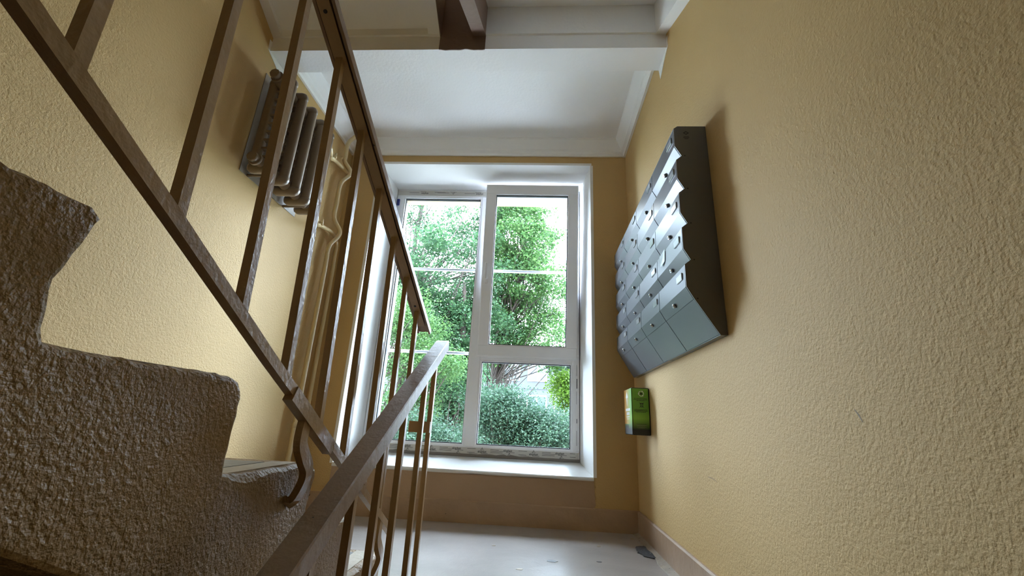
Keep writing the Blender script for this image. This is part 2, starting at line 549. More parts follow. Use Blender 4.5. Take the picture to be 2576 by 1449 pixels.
# left flight, seen from its open side
flight = thing('stair_flight', (-1.0, 0.4, ZF), 'brown concrete flight with chipped steps rising on the left', 'stairs', kind='structure')
prof = step_profile(Y0, ZF, 9, -1, 0.186, seed=4, worn={2: (0.030, 0.014, 0.032), 3: (0.013, 0.002, 0.034), 4: (0.0, 0.021, 0.020), 1: (0.012, 0.012, 0.028)})
n = len(prof)
pc = np.array(prof)
rs = np.random.RandomState(8)
# inset ring gives the open side a worn, rounded arris
tang = np.roll(pc, -1, 0) - np.roll(pc, 1, 0)
tang /= np.linalg.norm(tang, axis=1)[:, None] + 1e-9
nrm = np.stack([-tang[:, 1], tang[:, 0]], 1)
area = 0.5 * np.sum(pc[:, 0] * np.roll(pc[:, 1], -1) - np.roll(pc[:, 0], -1) * pc[:, 1])
if area < 0:
    nrm = -nrm
depth = 0.006 + np.abs(line_noise(12, n, 0.006, 1))
# broken edge of the third step
for i in range(n):
    y, z = pc[i]
    if 0.72 < y < 0.90 and -0.12 < z < -0.09:
        depth[i] += 0.022 * max(0, 1 - abs(y - 0.77) / 0.09) + rs.uniform(0, 0.006)
inner = pc + nrm * depth[:, None]
b = MB()
vs = [(XL, y, z) for y, z in pc] + [(XS - 0.012, y, z) for y, z in pc] + [(XS - 0.002, *((pc[i] * 0.55 + inner[i] * 0.45))) for i in range(n)] + [(XS, y, z) for y, z in inner]
fs = []
for lay in range(3):
    fs += [(lay * n + i, lay * n + (i + 1) % n, (lay + 1) * n + (i + 1) % n, (lay + 1) * n + i) for i in range(n)]
fs += [tuple(range(n)), tuple(range(4 * n - 1, 3 * n - 1, -1))]
b.add(vs, fs)
b.build('flight_body', 'stair', flight)
tr0 = None
for k in range(9):
    ny, nz = Y0 - GOING * k, ZF + RISE * (k + 1)
    if tr0 is None:
        t = MB().box(XL + 0.06, XS - 0.075, ny - GOING + 0.016, ny - 0.055, nz - 0.002, nz + 0.003)
        tr0 = t.build('tread', 'tread', flight)
        t = MB().box(XS - 0.075, XS - 0.022, ny - GOING + 0.016, ny - 0.03, nz - 0.002, nz + 0.0022)
        te0 = t.build('tread_edge', 'beige', flight)
    else:
        share('tread', tr0, flight, (0, -GOING * k, RISE * k))
        share('tread_edge', te0, flight, (0, -GOING * k, RISE * k))

# right flight below the landing (the one the camera stands on)
LX0 = -0.355
lower = thing('stair_flight', (0.13, 0.4, Z1F), 'brown concrete flight leading up to the landing on the right', 'stairs', kind='structure')
YL1 = 1.60                         # landing edge
yl0 = YL1 - GOING * 8
MB().prism(step_profile(yl0, Z1F - 0.003, 9, 1, 0.19), 'x', LX0, XR).build('flight_body', 'stair', lower)
tr1 = None
for k in range(8):
    ny, nz = yl0 + GOING * k, Z1F + RISE * (k + 1)
    if tr1 is None:
        tr1 = MB().box(LX0 + 0.08, XR - 0.06, ny + 0.055, ny + GOING - 0.014, nz - 0.002, nz + 0.003).build('tread', 'tread', lower)
    else:
        share('tread', tr1, lower, (0, GOING * k, RISE * k))

# flights overhead: ribbed precast undersides
def overhead(name, label, x0, x1, rec, za, d, rib_l, rib_r, mats):
    """d=+1 rises towards the window, ends at the beam; d=-1 rises from the beam towards the viewer"""
    th = thing(name, ((x0 + x1) / 2, 0.5, za), label, 'stairs', kind='structure')
    L = 2.42
    y_end, z_beam = BY0, BZ + 0.088
    zz = lambda y: z_beam + (y - y_end) * TAN * d     # rib underside
    for nm, (a, c), mt in (('stringer', rib_l, mats[0]), ('stringer', rib_r, mats[1])):
        MB().prism([(y_end, zz(y_end)), (y_end - L, zz(y_end - L)), (y_end - L, zz(y_end - L) + 0.34), (y_end, zz(y_end) + 0.34)], 'x', a, c).build(nm, mt, th)
    # recessed soffit plate and steps above
    MB().prism([(y_end, zz(y_end) + rec), (y_end - L, zz(y_end - L) + rec), (y_end - L, zz(y_end - L) + rec + 0.15), (y_end, zz(y_end) + rec + 0.15)], 'x', x0 + 0.002, x1 - 0.002).build('soffit', mats[2], th)
    # end rib above the ledge
    MB().prism([(y_end, z_beam + 0.003), (y_end - 0.012, z_beam + 0.003), (y_end - 0.020, z_beam + rec + 0.02), (y_end, z_beam + rec + 0.02)], 'x', x0 + 0.003, x1 - 0.003).build('end_rib', mats[2], th)
    st = None
    for k in range(8):
        y = y_end - 0.16 - GOING * k
        z = zz(y) + rec + 0.26
        bx = MB().prism([(y - GOING * 0.5, z - 0.12), (y + GOING * 0.5, z - 0.12), (y + GOING * 0.5, z + 0.06), (y - GOING * 0.5, z + 0.06)], 'x', x0 + 0.001, x1 - 0.001)
        bx.build('step', 'stair', th)
    if d < 0:      # brown painted outer side of this flight
        MB().prism([(y_end, zz(y_end) + 0.001), (y_end - L, zz(y_end - L) + 0.001), (y_end - L, zz(y_end - L) + 0.48), (y_end, zz(y_end) + 0.48)], 'x', x1, x1 + 0.004).build('painted_side', 'soffit_brown', th)
    return th


overhead('stair_flight', 'white ribbed underside of the flight overhead on the mailbox side', -0.395, XR, 0.195, 1.0, 1, (-0.395, -0.327), (XR - 0.055, XR), ('soffit_brown', 'white', 'white'))
overhead('stair_flight', 'shaded ribbed underside of the flight overhead on the radiator side', XL, -0.577, 0.03, 2.0, -1, (XL, XL + 0.05), (-0.64, -0.577), ('white', 'white', 'white'))

# ------------------------------------------------------------------ window
win = thing('window_1', ((FX0 + FX1) / 2, YF, FZ0), 'tall white plastic window with tilted upper sash and greenery outside', 'window', kind='structure')
# plaster reveals and sloping sill
MB().add([(WX1, YB - 0.001, WZ0), (WX1, YB - 0.001, WZ1), (FX1, YF + 0.06, WZ1), (FX1, YF + 0.06, FZ0 - 0.05), (WX1 + 0.02, YB - 0.001, WZ0), (WX1 + 0.02, YB - 0.001, WZ1), (WX1 + 0.02, YF + 0.06, WZ1), (WX1 + 0.02, YF + 0.06, FZ0 - 0.05)],
         [(0, 1, 2, 3), (4, 7, 6, 5), (0, 4, 5, 1), (1, 5, 6, 2), (2, 6, 7, 3), (3, 7, 4, 0)]).build('reveal', 'reveal', win)
MB().add([(WX0, YB - 0.001, WZ0), (WX0, YB - 0.001, WZ1), (FX0, YF + 0.06, WZ1), (FX0, YF + 0.06, FZ0 - 0.05), (WX0 - 0.02, YB - 0.001, WZ0), (WX0 - 0.02, YB - 0.001, WZ1), (WX0 - 0.02, YF + 0.06, WZ1), (WX0 - 0.02, YF + 0.06, FZ0 - 0.05)],
         [(0, 3, 2, 1), (4, 5, 6, 7), (0, 1, 5, 4), (1, 2, 6, 5), (2, 3, 7, 6), (3, 0, 4, 7)]).build('reveal', 'reveal', win)
MB().add([(WX0 - .01, YB - 0.001, WZ1), (WX1 + .01, YB - 0.001, WZ1), (WX1 + .01, YF + 0.06, WZ1 - 0.003), (WX0 - .01, YF + 0.06, WZ1 - 0.003), (WX0 - .01, YB - 0.001, WZ1 + 0.02), (WX1 + .01, YB - 0.001, WZ1 + 0.02), (WX1 + .01, YF + 0.06, WZ1 + 0.02), (WX0 - .01, YF + 0.06, WZ1 + 0.02)],
         [(0, 1, 2, 3), (4, 7, 6, 5), (0, 4, 5, 1), (1, 5, 6, 2), (2, 6, 7, 3), (3, 7, 4, 0)]).build('head_reveal', 'reveal', win)
n = 40
xs = np.linspace(WX0, WX1 + 0.002, n)
wv = line_noise(31, n, 0.0022)
sv = []
for row in range(5):
    for i, x in enumerate(xs):
        fz = {0: (YB - 0.008, WZ0 - 0.016 + wv[i]), 1: (YB - 0.011, WZ0 - 0.006 + wv[i]), 2: (YB - 0.004, WZ0 + 0.001), 3: (YB + 0.03, WZ0 + 0.006), 4: (YF + 0.02, FZ0 + 0.001)}[row]
        sv.append((x, fz[0], fz[1]))
sf = [(r * n + i, r * n + i + 1, (r + 1) * n + i + 1, (r + 1) * n + i) for r in range(4) for i in range(n - 1)]
sv2 = [(xs[0], YF + 0.02, WZ0 - 0.016), (xs[-1], YF + 0.02, WZ0 - 0.016)]
MB().add(sv, sf).box(WX0, WX1, YB - 0.004, YF + 0.02, WZ0 - 0.018, WZ0 - 0.002).build('sill', 'sill', win)

FT = 0.065                           # frame depth
ZT = WZ1 - 0.006
MX0, MX1 = -0.509, -0.432            # mullion
def bar_y(x0, x1, z0, z1, name, m='pvc', y0=YF, y1=YF + FT, bev=0.004):
    return MB().bbox(x0, x1, y0, y1, z0, z1, bev).build(name, m, win)
fr_bottom = bar_y(FX0, FX1, FZ0 + 0.001, FZ0 + 0.066, 'frame_rail')
fr_top = bar_y(FX0, FX1, ZT - 0.066, ZT, 'frame_rail')
fr_left = bar_y(FX0, FX0 + 0.062, FZ0 + 0.066, ZT - 0.066, 'frame_stile')
fr_right = bar_y(FX1 - 0.050, FX1, FZ0 + 0.066, ZT - 0.066, 'frame_stile')
bar_y(MX0, MX1, FZ0 + 0.066, ZT - 0.066, 'mullion')
TZ0, TZ1 = 0.452, 0.520
bar_y(MX1, FX1 - 0.050, TZ0, TZ1, 'transom')
# beads, gaskets and panes
def pane(x0, x1, z0, z1, parent, yb=YF, tilt=None):
    bd = MB()
    for (a, c, e, g) in ((x0, x1, z0, z0 + 0.014), (x0, x1, z1 - 0.012, z1), (x0, x0 + 0.012, z0 + 0.014, z1 - 0.012), (x1 - 0.012, x1, z0 + 0.014, z1 - 0.012)):
        bd.box(a, c, yb + 0.002, yb + 0.028, e, g)
    gk = MB()
    for (a, c, e, g) in ((x0 + .012, x1 - .012, z0 + 0.014, z0 + 0.020), (x0 + .012, x1 - .012, z1 - 0.018, z1 - 0.012), (x0 + 0.012, x0 + 0.017, z0 + 0.02, z1 - 0.018), (x1 - 0.017, x1 - 0.012, z0 + 0.02, z1 - 0.018)):
        gk.box(a, c, yb + 0.020, yb + 0.046, e, g)
    gl = MB().box(x0 + 0.017, x1 - 0.017, yb + 0.031, yb + 0.035, z0 + 0.020, z1 - 0.018)
    objs = []
    for mb_, nm, mt in ((bd, 'glazing_bead', 'pvc'), (gk, 'gasket', 'gasket'), (gl, 'pane', 'glass')):
        if tilt:
            mb_.v = [tilt(p) for p in mb_.v]
        objs.append(mb_.build(nm, mt, parent))
    return objs
pane(FX0 + 0.062, MX0, FZ0 + 0.066, ZT - 0.066, win)
pane(MX1, FX1 - 0.050, FZ0 + 0.066, TZ0, win)
# tilted upper right sash (hinged at its foot)
SX0, SX1, SZ0, SZ1 = -0.452, 0.284, 0.485, 1.868
TA = math.radians(5.0)
def tilt(p):
    y, z = p[1] - (YF + 0.035), p[2] - SZ0
    return (p[0], YF + 0.035 + y * math.cos(TA) - z * math.sin(TA), SZ0 + z * math.cos(TA) + y * math.sin(TA))
YS = YF - 0.030
sash = MB()
for (a, c, e, g) in ((SX0, SX1, SZ0, SZ0 + 0.078), (SX0, SX1, SZ1 - 0.078, SZ1), (SX0, SX0 + 0.074, SZ0 + 0.078, SZ1 - 0.078), (SX1 - 0.074, SX1, SZ0 + 0.078, SZ1 - 0.078)):
    sash.bbox(a, c, YS, YS + 0.062, e, g, 0.003)
# raised outer lip
for (a, c, e, g) in ((SX0 - 0.004, SX1 + 0.004, SZ0 - 0.008, SZ0 + 0.012), (SX0 - 0.004, SX1 + 0.004, SZ1 - 0.012, SZ1 + 0.004), (SX0 - 0.004, SX0 + 0.010, SZ0, SZ1), (SX1 - 0.010, SX1 + 0.004, SZ0, SZ1)):
    sash.bbox(a, c, YS + 0.004, YS + 0.030, e, g, 0.002)
sash.v = [tilt(p) for p in sash.v]
sash_o = sash.build('sash', 'pvc', win)
tag(sash_o, 'upper right sash tilted inwards at the top')
pane(SX0 + 0.066, SX1 - 0.066, SZ0 + 0.070, SZ1 - 0.070, sash_o, yb=YS, tilt=tilt)
# handle on the sash's left stile, turned up
hx = SX0 + 0.036
h = MB()
h.bbox(hx - 0.014, hx + 0.014, YS - 0.010, YS, 1.035, 1.105, 0.006)
h.tube([(hx, YS - 0.008, 1.075), (hx, YS - 0.040, 1.075)], 0.009, 12)
h.bbox(hx - 0.010, hx + 0.010, YS - 0.050, YS - 0.036, 1.062, 1.195, 0.005)
h.v = [tilt(p) for p in h.v]
h.build('handle', 'pvc', sash_o)
# hinges
for z0, z1, yy in ((0.500, 0.580, YF - 0.028), (1.70, 1.79, YF - 0.006)):
    MB().bbox(FX1 - 0.020, FX1 - 0.004, yy, YF, z0, z1, 0.003).tube([(FX1 - 0.012, yy, z0), (FX1 - 0.012, yy, z1)], 0.007, 10).build('hinge', 'pvc', win)
# tilt stay between frame and sash at the top right
MB().box(FX1 - 0.045, FX1 - 0.038, YF - 0.10, YF + 0.01, ZT - 0.072, ZT - 0.064).build('tilt_stay', 'steel', win)
# sealant dirt under the bottom rail
dz = MB()
n = 60
xs = np.linspace(FX0, FX1, n)
wv = np.abs(line_noise(17, n, 0.006, 1)) + 0.012
dz.add([(x, YF - 0.0025, FZ0) for x in xs] + [(x, YF - 0.0025, FZ0 + wv[i] + 0.004) for i, x in enumerate(xs)] + [(x, YF - 0.010, FZ0 - 0.0015) for x in xs],
       [(i, i + 1, n + i + 1, n + i) for i in range(n - 1)] + [(2 * n + i, 2 * n + i + 1, i + 1, i) for i in range(n - 1)])
dz.build('sealant', 'dust', fr_bottom)
# protective film with its printing on the outer frame
MB().box(FX0 + 0.004, FX1 - 0.004, YF - 0.0012, YF + 0.001, FZ0 + 0.016, FZ0 + 0.060).build('film', 'film', fr_bottom)
MB().box(FX0 + 0.004, SX0, YF - 0.0012, YF + 0.001, ZT - 0.056, ZT - 0.010).build('film', 'film', fr_top)


def text_mesh(body, size):
    cu = bpy.data.curves.new('lettering', 'FONT')
    cu.body = body
    cu.size = size
    cu.align_x = 'CENTER'
    cu.align_y = 'CENTER'
    cu.resolution_u = 2
    cu.offset = size * 0.018
    o = bpy.data.objects.new('lettering', cu)
    me = bpy.data.meshes.new_from_object(o)
    v = [tuple(p.co) for p in me.vertices]
    f = [tuple(p.vertices) for p in me.polygons]
    bpy.data.objects.remove(o)
    bpy.data.curves.remove(cu)
    bpy.data.meshes.remove(me)
    return v, f


tv, tf = text_mesh('aluplast', 0.0205)
def put_text(mb, x, z, y, flip=False):
    s = -1 if flip else 1
    mb.add([(x + p[0] * s, y, z + p[1] * s) for p in tv], tf)
def put_logo(mb, x, z, y, flip=False):
    s = -1 if flip else 1
    P = lambda a, c: (x + a * s, y, z + c * s)
    # small open triangle with strokes
    for (a0, c0, a1, c1, w_) in ((-0.012, -0.008, 0.0, 0.010, 0.0022), (0.0, 0.010, 0.005, 0.002, 0.0022), (-0.012, -0.008, 0.0, -0.006, 0.002), (-0.002, -0.004, 0.002, 0.004, 0.002), (0.004, -0.005, 0.009, -0.001, 0.002), (0.010, -0.006, 0.015, -0.006, 0.002)):
        d = Vector((a1 - a0, 0, c1 - c0)).normalized()
        nn = Vector((-d.z, 0, d.x)) * w_ / 2
        mb.add([P(a0 + nn.x, c0 + nn.z), P(a1 + nn.x, c1 + nn.z), P(a1 - nn.x, c1 - nn.z), P(a0 - nn.x, c0 - nn.z)], [(0, 1, 2, 3)])
def put_line(mb, x0, x1, z, y, w_=0.0022):
    mb.add([(x0, y, z), (x1, y, z), (x1, y, z + w_), (x0, y, z + w_)], [(0, 1, 2, 3)])
yp = YF - 0.0022
ink = MB()
period = 0.365
zc = FZ0 + 0.040
for k, cxx in enumerate((-1.015, -0.833, -0.650, -0.468, -0.257, -0.045, 0.172)):
    pass
xs0 = -1.085
for k in range(8):
    cxx = 0.170 - 0.181 * k
    if cxx < FX0 + 0.06:
        break
    if k % 2 == 0:
        put_text(ink, cxx, zc + 0.010, yp)
        put_line(ink, cxx - 0.012, cxx + 0.048, zc - 0.002, yp)
        put_logo(ink, cxx + 0.012, zc - 0.014, yp)
        if k:
            put_line(ink, cxx + 0.075, cxx + 0.135, zc + 0.012, yp)
            put_line(ink, cxx + 0.075, cxx + 0.130, zc - 0.013, yp)
            put_line(ink, cxx + 0.090, cxx + 0.15, zc - 0.019, yp, 0.0014)
        else:
            put_line(ink, cxx + 0.070, cxx + 0.105, zc + 0.012, yp)
            put_line(ink, cxx + 0.070, cxx + 0.110, zc - 0.010, yp)
    else:
        put_text(ink, cxx, zc - 0.004, yp)
        put_line(ink, cxx - 0.008, cxx + 0.040, zc - 0.016, yp)
        put_logo(ink, cxx, zc + 0.012, yp)
        put_line(ink, cxx + 0.058, cxx + 0.118, zc + 0.010, yp)
        put_line(ink, cxx + 0.058, cxx + 0.150, zc + 0.001, yp)
        put_line(ink, cxx + 0.058, cxx + 0.145, zc - 0.008, yp)
o = ink.build('lettering', 'ink', fr_bottom)
o['label'] = 'dark printed lettering reading aluplast'
ink = MB()
zt = ZT - 0.032
for cxx in (-1.010, -0.535):
    put_text(ink, cxx, zt - 0.004, yp, True)
    put_line(ink, cxx - 0.038, cxx + 0.012, zt + 0.010, yp)
for (x0, x1, dz_) in ((-1.145, -1.060, 0.002), (-0.925, -0.830, 0.008), (-0.90, -0.80, 0.002), (-0.665, -0.575, -0.003)):
    put_line(ink, x0, x1, zt + dz_, yp, 0.0024)
for (x0, x1, z_) in ((-0.790, -0.735, 0.012),):
    put_line(ink, x0, x1, zt + z_, yp)
put_logo(ink, -0.763, zt, yp, True)
o = ink.build('lettering', 'ink', fr_top)
o['label'] = 'upside-down printed lettering reading aluplast'
# print marks up the right stile
ink = MB()
for z0, z1, w_ in ((-0.12, -0.02, 0.002), (0.03, 0.06, 0.004), (0.16, 0.25, 0.0018), (0.27, 0.34, 0.005), (0.36, 0.44, 0.0018)):
    ink.add([(FX1 - 0.020, yp, z0), (FX1 - 0.020 + w_, yp, z0), (FX1 - 0.020 + w_, yp, z1), (FX1 - 0.020, yp, z1)], [(0, 1, 2, 3)])
ink.build('lettering', 'ink', fr_right)
# blue clip on the left stile
tag(MB().bbox(FX0 + 0.004, FX0 + 0.028, YF - 0.012, YF + 0.001, 1.735, 1.795, 0.004).build('frame_clip', 'blue', fr_left), 'small dark blue plastic clip')
# outside: lintel edge, outer reveals, rain sill
MB().box(WX0 - 0.02, WX1 + 0.02, YF + FT, YO, WZ1 + 0.062, WZ1 + 0.09).build('outer_lintel', 'brick', win)
MB().box(FX0 - 0.02, FX0 + 0.003, YF + FT, YO, WZ0, WZ1 + 0.05).build('outer_reveal', 'brick', win)
MB().box(FX1 - 0.003, FX1 + 0.02, YF + FT, YO, WZ0, WZ1 + 0.05).build('outer_reveal', 'brick', win)
MB().add([(FX0, YF + FT, FZ0 + .01), (FX1, YF + FT, FZ0 + .01), (FX1, YO + .04, FZ0 - .03), (FX0, YO + .04, FZ0 - .03), (FX0, YF + FT, FZ0 - .04), (FX1, YF + FT, FZ0 - .04), (FX1, YO + .04, FZ0 - .04), (FX0, YO + .04, FZ0 - .04)],
         [(0, 1, 2, 3), (4, 7, 6, 5), (0, 4, 5, 1), (1, 5, 6, 2), (2, 6, 7, 3), (3, 7, 4, 0)]).build('rain_sill', 'steel', win)
for z_ in (1.225, 0.522):
    g = MB().tube([(FX0 - 0.015, YF + 0.17, z_), (FX1 + 0.015, YF + 0.17, z_ - 0.002)], 0.0125, 14)
    tag(g.build('guard_rail', 'steel'), 'upper galvanised guard rail fixed across the outside of the window' if z_ > 1 else 'lower galvanised guard rail fixed across the outside of the window', 'guard rail', 'guard rails outside the window')

win2 = thing('fill_window_2', ((WX0 + WX1) / 2, YF, WZ0 + STOREY), 'unseen plain white plastic window added one storey higher for fill light', 'window', kind='structure')  # out of view, put in so more daylight reaches the upper flights
for (a, c, e, g) in ((WX0, WX1, WZ0, WZ0 + 0.07), (WX0, WX1, WZ1 - 0.07, WZ1), (WX0, WX0 + 0.07, WZ0 + 0.07, WZ1 - 0.07), (WX1 - 0.07, WX1, WZ0 + 0.07, WZ1 - 0.07), (MX0, MX1, WZ0 + 0.07, WZ1 - 0.07)):
    MB().box(a, c, YF, YF + FT, e + STOREY, g + STOREY).build('frame_bar', 'pvc', win2)
for a, c in ((WX0 + 0.07, MX0), (MX1, WX1 - 0.07)):
    MB().box(a, c, YF + 0.03, YF + 0.034, WZ0 + 0.07 + STOREY, WZ1 - 0.07 + STOREY).build('pane', 'glass', win2)

# ------------------------------------------------------------------ railings
def square(a):
    return [(-a, -a), (a, -a), (a, a), (-a, a)]
def rail_pt(x, y, off, y_ref, z_ref, d):
    return (x, y, z_ref + (y - y_ref) * TAN * d + off)

# upper railing on the left flight
UX = -0.46
ur = thing('stair_railing', (UX, 0.5, ZF), 'brown railing of the left flight, rising from the landing towards the viewer', 'railing')
zb = lambda y: 0.026 + (0.8216 - y) * TAN           # centre of the foot bar
zh = lambda y: 0.362 + (1.573 - y) * TAN            # underside of the handrail
xh = lambda y: -0.458 - 0.0305 * (1.655 - y)         # the railing leans a little
pts = [(UX, y, zb(y)) for y in (-0.40, 0.15, 0.45, 0.70, 0.95, 1.20, 1.52)]
pts = [(p[0], p[1], p[2] + dz_) for p, dz_ in zip(pts, (0, 0, 0.002, -0.001, 0.001, 0, 0))]
MB().sweep(pts, [(-0.008, -0.010), (0.008, -0.010), (0.008, 0.010), (-0.008, 0.010)], (1, 0, 0)).build('foot_bar', 'bar', ur)
# thicker welded splice on the bar
MB().sweep([(UX + 0.002, 0.79, zb(0.79) - 0.004), (UX + 0.002, 0.985, zb(0.985) - 0.005)], [(-0.010, -0.017), (0.0095, -0.017), (0.0095, 0.0115), (-0.010, 0.0115)], (1, 0, 0)).build('splice_plate', 'bar', ur)
w0 = None
for k in range(-4, 9):
    y = 0.301 + 0.1537 * k
    z0, z1 = zb(y) + 0.006, zh(y) + 0.004
    a = 0.0078
    vs = [(UX + p, y + q, z0 - q * TAN) for p, q in ((-a, -a), (a, -a), (a, a), (-a, a))] + [(xh(y) + p, y + q, z1 - q * TAN) for p, q in ((-a, -a), (a, -a), (a, a), (-a, a))]
    MB().add(vs, [(3, 2, 1, 0), (4, 5, 6, 7), (0, 1, 5, 4), (1, 2, 6, 5), (2, 3, 7, 6), (3, 0, 4, 7)]).build('baluster', 'bar', ur)
    if w0 is None:
        w0 = MB().tube([(UX, y + 0.004, z0 + 0.001), (UX + 0.001, y + 0.009, z0 - 0.001), (UX, y + 0.014, z0 - 0.006)], [0.004, 0.0065, 0.003], 8).build('weld', 'bar', ur)
        yb0 = y
    else:
        share('weld', w0, ur, (0, y - yb0, -(y - yb0) * TAN))
# wooden handrail on a flat steel strip
yA, yB_ = -0.40, 1.640
hp = [(-0.026, 0.004), (-0.026, 0.020), (-0.021, 0.031), (-0.010, 0.037), (0.010, 0.037), (0.021, 0.031), (0.026, 0.020), (0.026, 0.000), (0.0185, 0.000), (0.0185, 0.012), (-0.0185, 0.012), (-0.0185, 0.004)]
hr = MB().sweep([(xh(y) + 0.003, y, zh(y)) for y in (yA, 0.4, 1.0, yB_)][::-1], [(-a, c) for a, c in hp], (-1, 0, 0)).build('handrail', 'brown', ur)
MB().sweep([(xh(yA), yA, zh(yA) + 0.003), (xh(1.600), 1.600, zh(1.600) + 0.003)][::-1], [(-0.0160, -0.002), (0.0125, -0.002), (0.0125, 0.003), (-0.0160, 0.003)], (-1, 0, 0)).build('steel_strip', 'bar', hr)
for y in (0.675, 1.50):
    MB().disc((xh(y) + 0.001, y, zh(y) + 0.004), (0, -math.sin(SL), -math.cos(SL)), 0.0042, 0.005, 10).build('screw', 'gasket', hr)
# curved brackets into the side of the steps
def bracket(y):
    z = zb(y)
    pth = [(UX, y + 0.004, z - 0.008), (UX + 0.001, y - 0.003, z - 0.030), (UX + 0.002, y - 0.004, z - 0.060), (UX + 0.004, y + 0.012, z - 0.085), (UX + 0.003, y + 0.035, z - 0.108), (UX - 0.004, y + 0.046, z - 0.135), (UX - 0.016, y + 0.046, z - 0.165), (UX - 0.030, y + 0.044, z - 0.172)]
    m_ = MB()
    # flat strap: swept rectangle
    pts_ = smooth_path(pth, 4)
    vs, fs = [], []
    for i, p in enumerate(pts_):
        t = (pts_[min(i + 1, len(pts_) - 1)] - pts_[max(i - 1, 0)]).normalized()
        s_ = Vector((1, 0, 0))
        s_ = (s_ - t * s_.dot(t)).normalized()
        nn = t.cross(s_)
        vs += [p + s_ * a + nn * c for a, c in ((-0.007, -0.014), (0.007, -0.014), (0.007, 0.014), (-0.007, 0.014))]
    for i in range(len(pts_) - 1):
        fs += [(i * 4 + j, i * 4 + (j + 1) % 4, (i + 1) * 4 + (j + 1) % 4, (i + 1) * 4 + j) for j in range(4)]
    fs += [(3, 2, 1, 0), tuple(range(len(vs) - 4, len(vs)))]
    m_.add(vs, fs)
    return m_
bracket(0.862).build('bracket', 'bar', ur)
bracket(1.400).build('bracket', 'bar', ur)

# lower railing
LX = -0.386
lr = thing('stair_railing', (LX, 0.5, Z1F), 'brown railing of the lower flight ending beside the landing', 'railing')
zt_ = lambda y: 0.305 + (y - 1.66) * TAN           # top of the lower handrail
xlr = lambda y: -0.384 + 0.0185 * (1.655 - y)
hp2 = [(-0.0250, -0.037), (-0.0255, -0.003), (-0.0230, 0.0), (0.0230, 0.0), (0.0255, -0.003), (0.0250, -0.037)]
hl = MB().sweep([(xlr(y), y, zt_(y) + e_) for y, e_ in ((-0.4, 0), (0.2, 0), (0.6, 0.001), (1.0, 0), (1.35, 0.001), (1.655, 0), (1.675, -0.004))], hp2[::-1], (1, 0, 0)).build('handrail', 'brown', lr)
MB().sweep([(xlr(-0.4), -0.4, zt_(-0.4) - 0.043), (xlr(1.62), 1.62, zt_(1.62) - 0.043)], [(-0.014, -0.003), (0.014, -0.003), (0.014, 0.003), (-0.014, 0.003)], (1, 0, 0)).build('steel_strip', 'bar', hl)
b1 = None
ys = [0.940 - 0.1545 * k for k in range(0, 8)] + [1.092, 1.250, 1.455, 1.580]
for y in ys:
    z1, z0 = zt_(y) - 0.042, zt_(y) - 0.042 - 0.82
    if b1 is None:
        a = 0.0080
        vs = [(xlr(y) + p, y + q, z0) for p, q in ((-a, -a), (a, -a), (a, a), (-a, a))]
        vs += [(p[0], p[1], z1 + (p[1] - y) * TAN) for p in vs]
        b1 = MB().add(vs, [(3, 2, 1, 0), (4, 5, 6, 7), (0, 1, 5, 4), (1, 2, 6, 5), (2, 3, 7, 6), (3, 0, 4, 7)]).build('baluster', 'bar', lr)
        yb1 = y
    else:
        share('baluster', b1, lr, (xlr(y) - xlr(yb1), y - yb1, (y - yb1) * TAN))
MB().sweep([(xlr(-0.4), -0.4, zt_(-0.4) - 0.86), (xlr(1.60), 1.60, zt_(1.60) - 0.86)], square(0.011), (1, 0, 0)).build('foot_bar', 'bar', lr)
# tie between the two railings
MB().bbox(UX + 0.010, -0.3735, 1.555, 1.562, -0.042, -0.004, 0.001).build('tie_plate', 'bar', lr)

# ------------------------------------------------------------------ mailboxes
MY0, NC, CW, NR, RH = 1.403, 4, 0.322, 5, 0.1405
MZT, MD = 1.118, 0.122
MY1 = MY0 + NC * CW
mb_ = thing('mailbox_cabinet', (XR - 0.06, (MY0 + MY1) / 2, 0.311), 'grey steel wall cabinet of twenty mailboxes with charcoal end panel', 'mailboxes')
def side_poly():
    p = [(0.0008, 0.311), (0.025, 0.311), (0.099, 0.433)]
    for r in range(NR - 1, -1, -1):
        zt0 = MZT - RH * r
        if r < NR - 1:
            p.append((0.0995, zt0 - RH + 0.019))
        p += [(0.122, zt0 - 0.080), (0.121, zt0)]
        if r > 0:
            p.append((0.0995, zt0 + 0.019 - 0.001))
    p2 = []
    for q in p:
        if not p2 or abs(q[0] - p2[-1][0]) + abs(q[1] - p2[-1][1]) > 0.003:
            p2.append(q)
    p2 += [(0.106, 1.129), (0.0008, 1.129)]
    return p2
SP = [(XR - d, z) for d, z in side_poly()]
